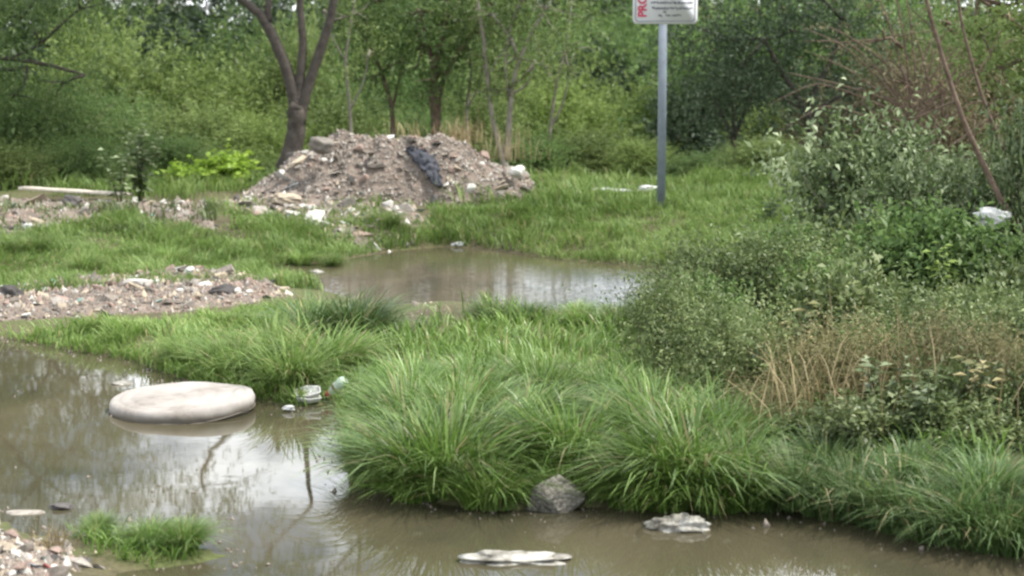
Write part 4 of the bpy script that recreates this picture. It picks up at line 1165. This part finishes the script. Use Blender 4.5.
tree('shade_tree', 25, [[(818, 170, 6), (812, 140, 5), (806, 112, 4.6)], [(806, 115, 3.6), (795, 92, 3), (780, 70, 2.4), (765, 40, 2)],
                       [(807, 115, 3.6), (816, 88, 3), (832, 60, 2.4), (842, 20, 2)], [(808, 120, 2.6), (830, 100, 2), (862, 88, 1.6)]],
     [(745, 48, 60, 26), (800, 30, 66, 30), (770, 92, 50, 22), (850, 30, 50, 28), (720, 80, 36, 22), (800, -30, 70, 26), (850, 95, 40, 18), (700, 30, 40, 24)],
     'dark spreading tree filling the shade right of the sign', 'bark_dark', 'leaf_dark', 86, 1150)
tree('overhanging_tree', 23, [[(-95, 190, 12), (-92, 130, 11), (-80, 75, 9)], [(-80, 75, 5), (-45, 56, 3.6), (0, 57, 2.6), (45, 64, 2), (85, 75, 1.4)],
                             [(-80, 75, 5), (-60, 20, 4), (-20, -30, 3), (20, -80, 2)], [(-45, 56, 2), (0, 72, 1.4), (28, 66, 1)], [(10, 58, 1.4), (40, 45, 1)]],
     [(15, 10, 70, 26), (-40, 20, 60, 30), (60, -40, 70, 28), (-20, -90, 80, 40), (90, 0, 40, 22), (10, 100, 50, 22), (60, 85, 36, 14), (-50, 80, 50, 30), (90, -100, 60, 36), (10, -170, 70, 40), (-60, -150, 70, 50)],
     'dark feathery tree reaching a bare branch in from the left edge', 'bark_dark', 'leaf_green', 87, 2300, 14, .07, .014, .7, (.3, .8))
tree('leaning_tree', 13.2, [[(1040, 262, 3.74), (1020, 232, 3.40), (1000, 198, 3.13), (980, 158, 2.86), (962, 118, 2.65), (948, 76, 2.38), (936, 36, 2.11), (926, 0, 1.90), (915, -50, 1.50)],
                           [(958, 100, 1.09), (938, 108, 0.82), (914, 119, 0.61)], [(985, 168, 1.09), (972, 148, 0.82), (975, 120, 0.61)], [(940, 50, 1.02), (930, 25, 0.75), (912, 10, 0.54)]],
     [(905, -70, 60, 30), (960, -90, 60, 30)], 'bare brown sapling leaning left across the right edge of the view', 'bark_brown', 'leaf_rust', 88, 130, 9, .05, .02)
tree('leaning_tree', 13.9, [[(1042, 215, 2.72), (1018, 170, 2.31), (1000, 142, 2.11), (986, 108, 1.90), (974, 70, 1.70), (963, 30, 1.50), (957, -5, 1.36), (950, -50, 1.09)],
                           [(1000, 142, 0.88), (1012, 118, 0.68), (1014, 95, 0.54)], [(976, 75, 0.88), (990, 55, 0.68), (1000, 30, 0.54)]],
     [(960, -70, 50, 26)], 'thinner bare sapling leaning left behind the other leaning one', 'bark_brown', 'leaf_rust', 89, 70, 9, .05, .02)
_t = R(640); _L = [[(930, 200, 3.4), (928, 165, 3), (925, 140, 2.6)]]
for k in range(34):
    x0, y0_ = _t.uniform(905, 945), _t.uniform(110, 160)
    a = _t.uniform(-1.25, 1.1); l = _t.uniform(60, 150); sag = _t.uniform(-5, 40)
    _L.append([(x0, y0_, 1.3), (x0 + l * .4 * math.sin(a), y0_ - l * .5 * math.cos(a), 1.0), (x0 + l * .8 * math.sin(a), y0_ - l * .85 * math.cos(a), .75), (x0 + l * 1.15 * math.sin(a), y0_ - l * math.cos(a) + sag, .45)])
tree('half_dead_tree', 19.5, _L, [(880, 40, 44, 24), (950, 30, 40, 24), (910, 85, 40, 16), (985, 70, 30, 20)],
     'half-dead tree with a tangle of thin brown twigs behind the leaning saplings', 'bark_brown', 'leaf_rust', 91, 200, 8, .05, .015, .6)
tree('leafy_tree', 16, [[(1075, 190, 6), (1072, 120, 5), (1062, 60, 4)], [(1062, 60, 3.4), (1030, 36, 2.6), (1006, 17, 2.2), (978, -2, 1.8)], [(1062, 60, 3), (1050, 0, 2.4), (1040, -60, 2)]],
     [(1012, 62, 34, 26), (1045, 95, 34, 30), (1030, 0, 40, 24), (985, 40, 22, 14), (1040, -60, 60, 30)],
     'green-leaved tree reaching in at the upper right corner', 'bark_brown', 'leaf_olive', 90, 330)

# ------------------------------------------------------------------ the far wood, one mass
def woods():
    rng = R(99)
    L = []
    for i in range(150):
        px = rng.uniform(-500, 1500); D = rng.uniform(41, 56)
        if 380 < px < 700: D = rng.uniform(76, 92)
        mid = sstep(380, 460, px) * (1 - sstep(640, 720, px))
        side = sstep(150, -50, px)
        gap = sstep(110, 170, px) * (1 - sstep(360, 400, px))
        top = (5.8 + 2.4 * rng.random() - .9 * gap) * (1 - mid) + 5.2 * mid + 2.5 * side
        x = (px - 512) / F * D
        z = rng.uniform(.4, 1) * top
        L.append((x, D, z - .7, rng.uniform(1.2, 2.2) * (1 + .5 * mid), 1.2, rng.uniform(.7, 1.2) * (1 + .3 * mid), 1 + 1.5 * mid))
    for i in range(60):
        px = -500 + i * 34; D = 84 if 380 < px < 700 else 48
        L.append(((px - 512) / F * D, D, 1.2, 1.6 * D / 48, 1.2, 1.6 * D / 48, 1))
    a = foliage('far_wood', rng, L, 26000, 10, .2, .09, 'leaf_wood', .1, (.4, 1.0), inner=.3)
    o = link('far_wood', a)
    tag(o, 'dark far wood closing the view behind the shrubs', None, None, 'stuff')
woods()

# ------------------------------------------------------------------ litter, planks and floating rubbish
def plank():
    a, b = onground(22, 199), onground(130, 204)
    a = a + (0, 0, .12); b = b + (0, 0, .10)
    L = float(np.linalg.norm(b - a)); m = MB()
    h, t = .018, .06
    pts = np.linspace(-L / 2, L / 2, 9); V = []
    for i, x in enumerate(pts):
        e = .9 + .1 * math.sin(i * 2.1)
        V += [(x, -t, -h * e), (x, t, -h * e), (x, t, h * e), (x, -t, h * e)]
    Fc = [(i * 4 + k, i * 4 + (k + 1) % 4, i * 4 + 4 + (k + 1) % 4, i * 4 + 4 + k) for i in range(8) for k in range(4)] + [(3, 2, 1, 0), (32, 33, 34, 35)]
    m.add(V, Fc)
    o = link('plank', m.mesh('plank', 'wood_pale'), None, (a + b) / 2)
    d = b - a; o.rotation_euler = (0, -math.asin(d[2] / L), math.atan2(d[1], d[0]))
    tag(o, 'long pale weathered plank lying on the weedy rubbish at the left', 'plank')
plank()
def bottle():
    p = onground(327, 400); p[2] = max(p[2], .0)
    root = link('plastic_bottle', None, None, p + (0, 0, .03))
    root.rotation_euler = (math.radians(25), math.radians(48), 0)
    N = 16
    def lathe(prof, mat, nm):
        m = MB(); V = [(r * math.cos(2 * math.pi * i / N), r * math.sin(2 * math.pi * i / N), z) for r, z in prof for i in range(N)]
        m.add(V, [(j * N + i, j * N + (i + 1) % N, (j + 1) * N + (i + 1) % N, (j + 1) * N + i) for j in range(len(prof) - 1) for i in range(N)])
        return link(nm, m.mesh(nm, mat, True), root)
    lathe([(.012, .02), (.014, .035), (.026, .055), (.031, .07), (.031, .10), (.029, .105), (.031, .11), (.031, .15), (.026, .158), (0, .156)], 'bottle_clear', 'bottle_body')
    lathe([(0, -.004), (.016, -.003), (.017, .0), (.017, .022), (.013, .024), (0, .024)], 'cap_red', 'cap')
    lathe([(.0316, .074), (.0318, .075), (.0318, .096), (.0316, .097)], 'rubble_pink', 'label_band')
    tag(root, 'clear plastic bottle with red cap stuck neck down beside the white tray', 'bottle')
bottle()
def tray():
    p = onground(308, 401); p[2] = max(p[2], .0)
    rng = R(3); N = 28; w, d = .075, .055
    prof = [(0, .0), (.8, .0), (.93, .018), (1.0, .026), (.97, .03), (.88, .02), (.78, .008), (0, .008)]
    V = []
    for r, z in prof:
        for i in range(N):
            a = 2 * math.pi * i / N; c, s = math.cos(a), math.sin(a)
            q = (abs(c) ** 4 + abs(s) ** 4) ** -.25
            V.append((w * r * q * c, d * r * q * s, z + .003 * math.sin(5 * a)))
    m = MB(); m.add(V, [(j * N + i, j * N + (i + 1) % N, (j + 1) * N + (i + 1) % N, (j + 1) * N + i) for j in range(len(prof) - 1) for i in range(N)])
    o = link('foam_tray', m.mesh('foam_tray', 'plastic_white', True), None, p + (0, 0, .035)); o.rotation_euler = (math.radians(18), math.radians(-6), .1)
    tag(o, 'white foam tray lying at the pond edge between the cushion and the bottle', 'tray')
    o = link('foam_tray', o.data, None, p + (.0, -.01, .0)); o.rotation_euler = (.04, .05, .3)
    tag(o, 'second white foam tray lying under the upper one at the pond edge', 'tray')
tray()
def crumple(name, px, py, size, label, cat, seed, mat, dz=0., rot=0., p=None, rough=.3, freq=3.2, ridges=.12, sub=4):
    me = lump_mesh(name, R(seed), mat, size, rough, freq, sub, True, ridges)
    return placed(name, me, px, py, label, cat, dz, (0, 0, rot), None, 1.0, p)
w0 = lambda px, py: at(px, py, 0.0)
crumple('floating_bag', 679, 526, (.105, .07, .042), 'crumpled dirty white plastic bag floating below the tall tussocks', 'plastic bag', 301, 'plastic_dirty', p=w0(679, 528) + (0, 0, .008), ridges=.22, freq=4.5)
crumple('floating_sheet', 515, 558, (.19, .07, .022), 'long flat dirty white plastic sheet floating at the bottom of the view', 'plastic sheet', 302, 'plastic_dirty', p=w0(513, 560) + (0, 0, .004), ridges=.25, freq=4.0)
crumple('floating_scrap', 60, 507, (.05, .035, .018), 'dark wet scrap floating near the left edge of the pond', 'scrap', 303, 'rubble_dark', p=w0(62, 508) + (0, 0, .004))
crumple('floating_scrap', 28, 513, (.08, .035, .010), 'flat greyish scrap floating beside the dark wet one', 'scrap', 304, 'rubble_grey', p=w0(28, 513) + (0, 0, .002))
_st = stone_mesh('rough_stone', R(23), 'stone_rough', .85, True, 26)
_so = placed('rough_stone', _st, 0, 0, 'rough grey angular stone on the waterline between two grass tussocks', 'stone', 0, (.1, -.15, .5), None, 1.0, at(556, 509, 0) + (0, 0, .055))
_so.scale = (.29, .21, .23)
crumple('white_litter', 612, 196, (.22, .1, .045), 'long white crumpled plastic litter in the grass left of the sign post', 'litter', 306, 'plastic_white', .04)
crumple('white_litter', 648, 194, (.10, .08, .04), 'short white crumpled litter right beside the sign post', 'litter', 307, 'plastic_white', .05)
crumple('white_bag', 990, 222, (.12, .09, .065), 'white plastic bag caught among the bushes near the right edge', 'plastic bag', 308, 'plastic_white', p=atD(992, 219, 13.15), ridges=.2, freq=4)
crumple('white_scrap', 190, 270, (.05, .04, .035), 'bright white scrap on top of the gravel bank', 'scrap', 309, 'plastic_white', p=at(191, 271, .14))
crumple('white_scrap', 272, 407, (.035, .02, .015), 'small white scrap at the pond edge left of the foam trays', 'scrap', 310, 'plastic_white', p=at(289, 408, .02))
crumple('white_scrap', 128, 386, (.06, .03, .015), 'pale scrap floating at the back left of the cushion', 'scrap', 311, 'plastic_dirty', p=w0(122, 384) + (0, 0, .003))
crumple('white_scrap', 28, 232, (.045, .035, .03), 'lone white scrap in the meadow grass near the left edge', 'scrap', 312, 'plastic_white', .05)
crumple('white_scrap', 3, 290, (.09, .05, .04), 'white scrap at the left edge beside the narrow ditch', 'scrap', 313, 'plastic_white', .05)
crumple('grey_stone', 222, 300, (.10, .07, .06), 'rounded dark grey stone on the right half of the gravel bank', 'stone', 314, 'rubble_dark', .05)
crumple('grey_stone', 8, 303, (.12, .08, .06), 'dark grey stone at the left end of the gravel bank', 'stone', 315, 'rubble_dark', .06)
crumple('tan_slab', 285, 205, (.16, .09, .05), 'tan slab of rubble lying at the left foot of the heap', 'slab', 316, 'rubble_tan', .06)
crumple('dark_clod', 72, 208, (.09, .06, .06), 'dark clod in the rubbish just below the pale plank', 'clod', 317, 'rubble_dark', .06)
crumple('dark_stub', 434, 230, (.035, .035, .075), 'small dark stub standing in the grass behind the far pool', 'stub', 318, 'rubble_dark', .06)
crumple('pale_scrap', 465, 245, (.12, .06, .03), 'pale plastic scrap at the back edge of the far pool', 'scrap', 319, 'plastic_white', p=at(465, 245, .02))
crumple('water_scrap', 312, 270, (.06, .04, .025), 'pale scrap in the left tip of the far pool', 'scrap', 320, 'plastic_dirty', p=w0(318, 272))
crumple('brown_bundle', 210, 300, (.0, .0, .0), '', '', 321, 'rubble_dark') if False else None

def flecks():
    rng = R(500)
    P = rng.uniform((-3.6, 6.6), (3.2, 14), (60000, 2)); w = water_sd(P[:, 0], P[:, 1])
    P = P[(w > .0) & (rng.random(len(P)) < np.exp(-np.maximum(w, 0) / .10) * .3 + .006 * (fbm(P[:, 0], P[:, 1], .8, 33) > .52))]
    o = fine_rubble('floating_flecks', rng, np.c_[P, np.full(len(P), .002)], rng.gamma(2, .006, len(P)) + .006, 'rubble_brown')
    o.scale = (1, 1, 1)
    tag(o, 'small floating flecks of leaf and scum along the pond edges', None, None, 'stuff')
flecks()

# ------------------------------------------------------------------ white house glimpsed through the trees
def house(px, D, top, wpx, label):
    x = (px - 512) / F * D; z = g1(x, D) - .2
    zt = atD(px, top, D)[2]; w = wpx / ppm(D); h = zt - z
    root = link('house', None, None, (x, D, z))
    m = MB(); d = 4.0
    m.add([(-w / 2, 0, 0), (w / 2, 0, 0), (w / 2, d, 0), (-w / 2, d, 0), (-w / 2, 0, h), (w / 2, 0, h), (w / 2, d, h), (-w / 2, d, h), (-w / 2, d / 2, h + .8), (w / 2, d / 2, h + .8)],
          [(0, 1, 5, 4), (1, 2, 6, 9, 5), (2, 3, 7, 6), (3, 0, 4, 8, 7)])
    link('wall', m.mesh('house_wall', 'house_wall'), root)
    m = MB(); e = .25
    m.add([(-w / 2 - e, -e, h - .06), (w / 2 + e, -e, h - .06), (w / 2 + e, d / 2, h + .92), (-w / 2 - e, d / 2, h + .92), (w / 2 + e, d + e, h - .06), (-w / 2 - e, d + e, h - .06),],
          [(0, 1, 2, 3), (3, 2, 4, 5)])
    o = link('roof', m.mesh('house_roof', 'house_roof'), root)
    s = o.modifiers.new('thickness', 'SOLIDIFY'); s.thickness = .08; s.offset = 1
    tag(root, label, 'house')
house(748, 62, 34, 90, 'white house wall glimpsed far behind the dark tree right of the sign')
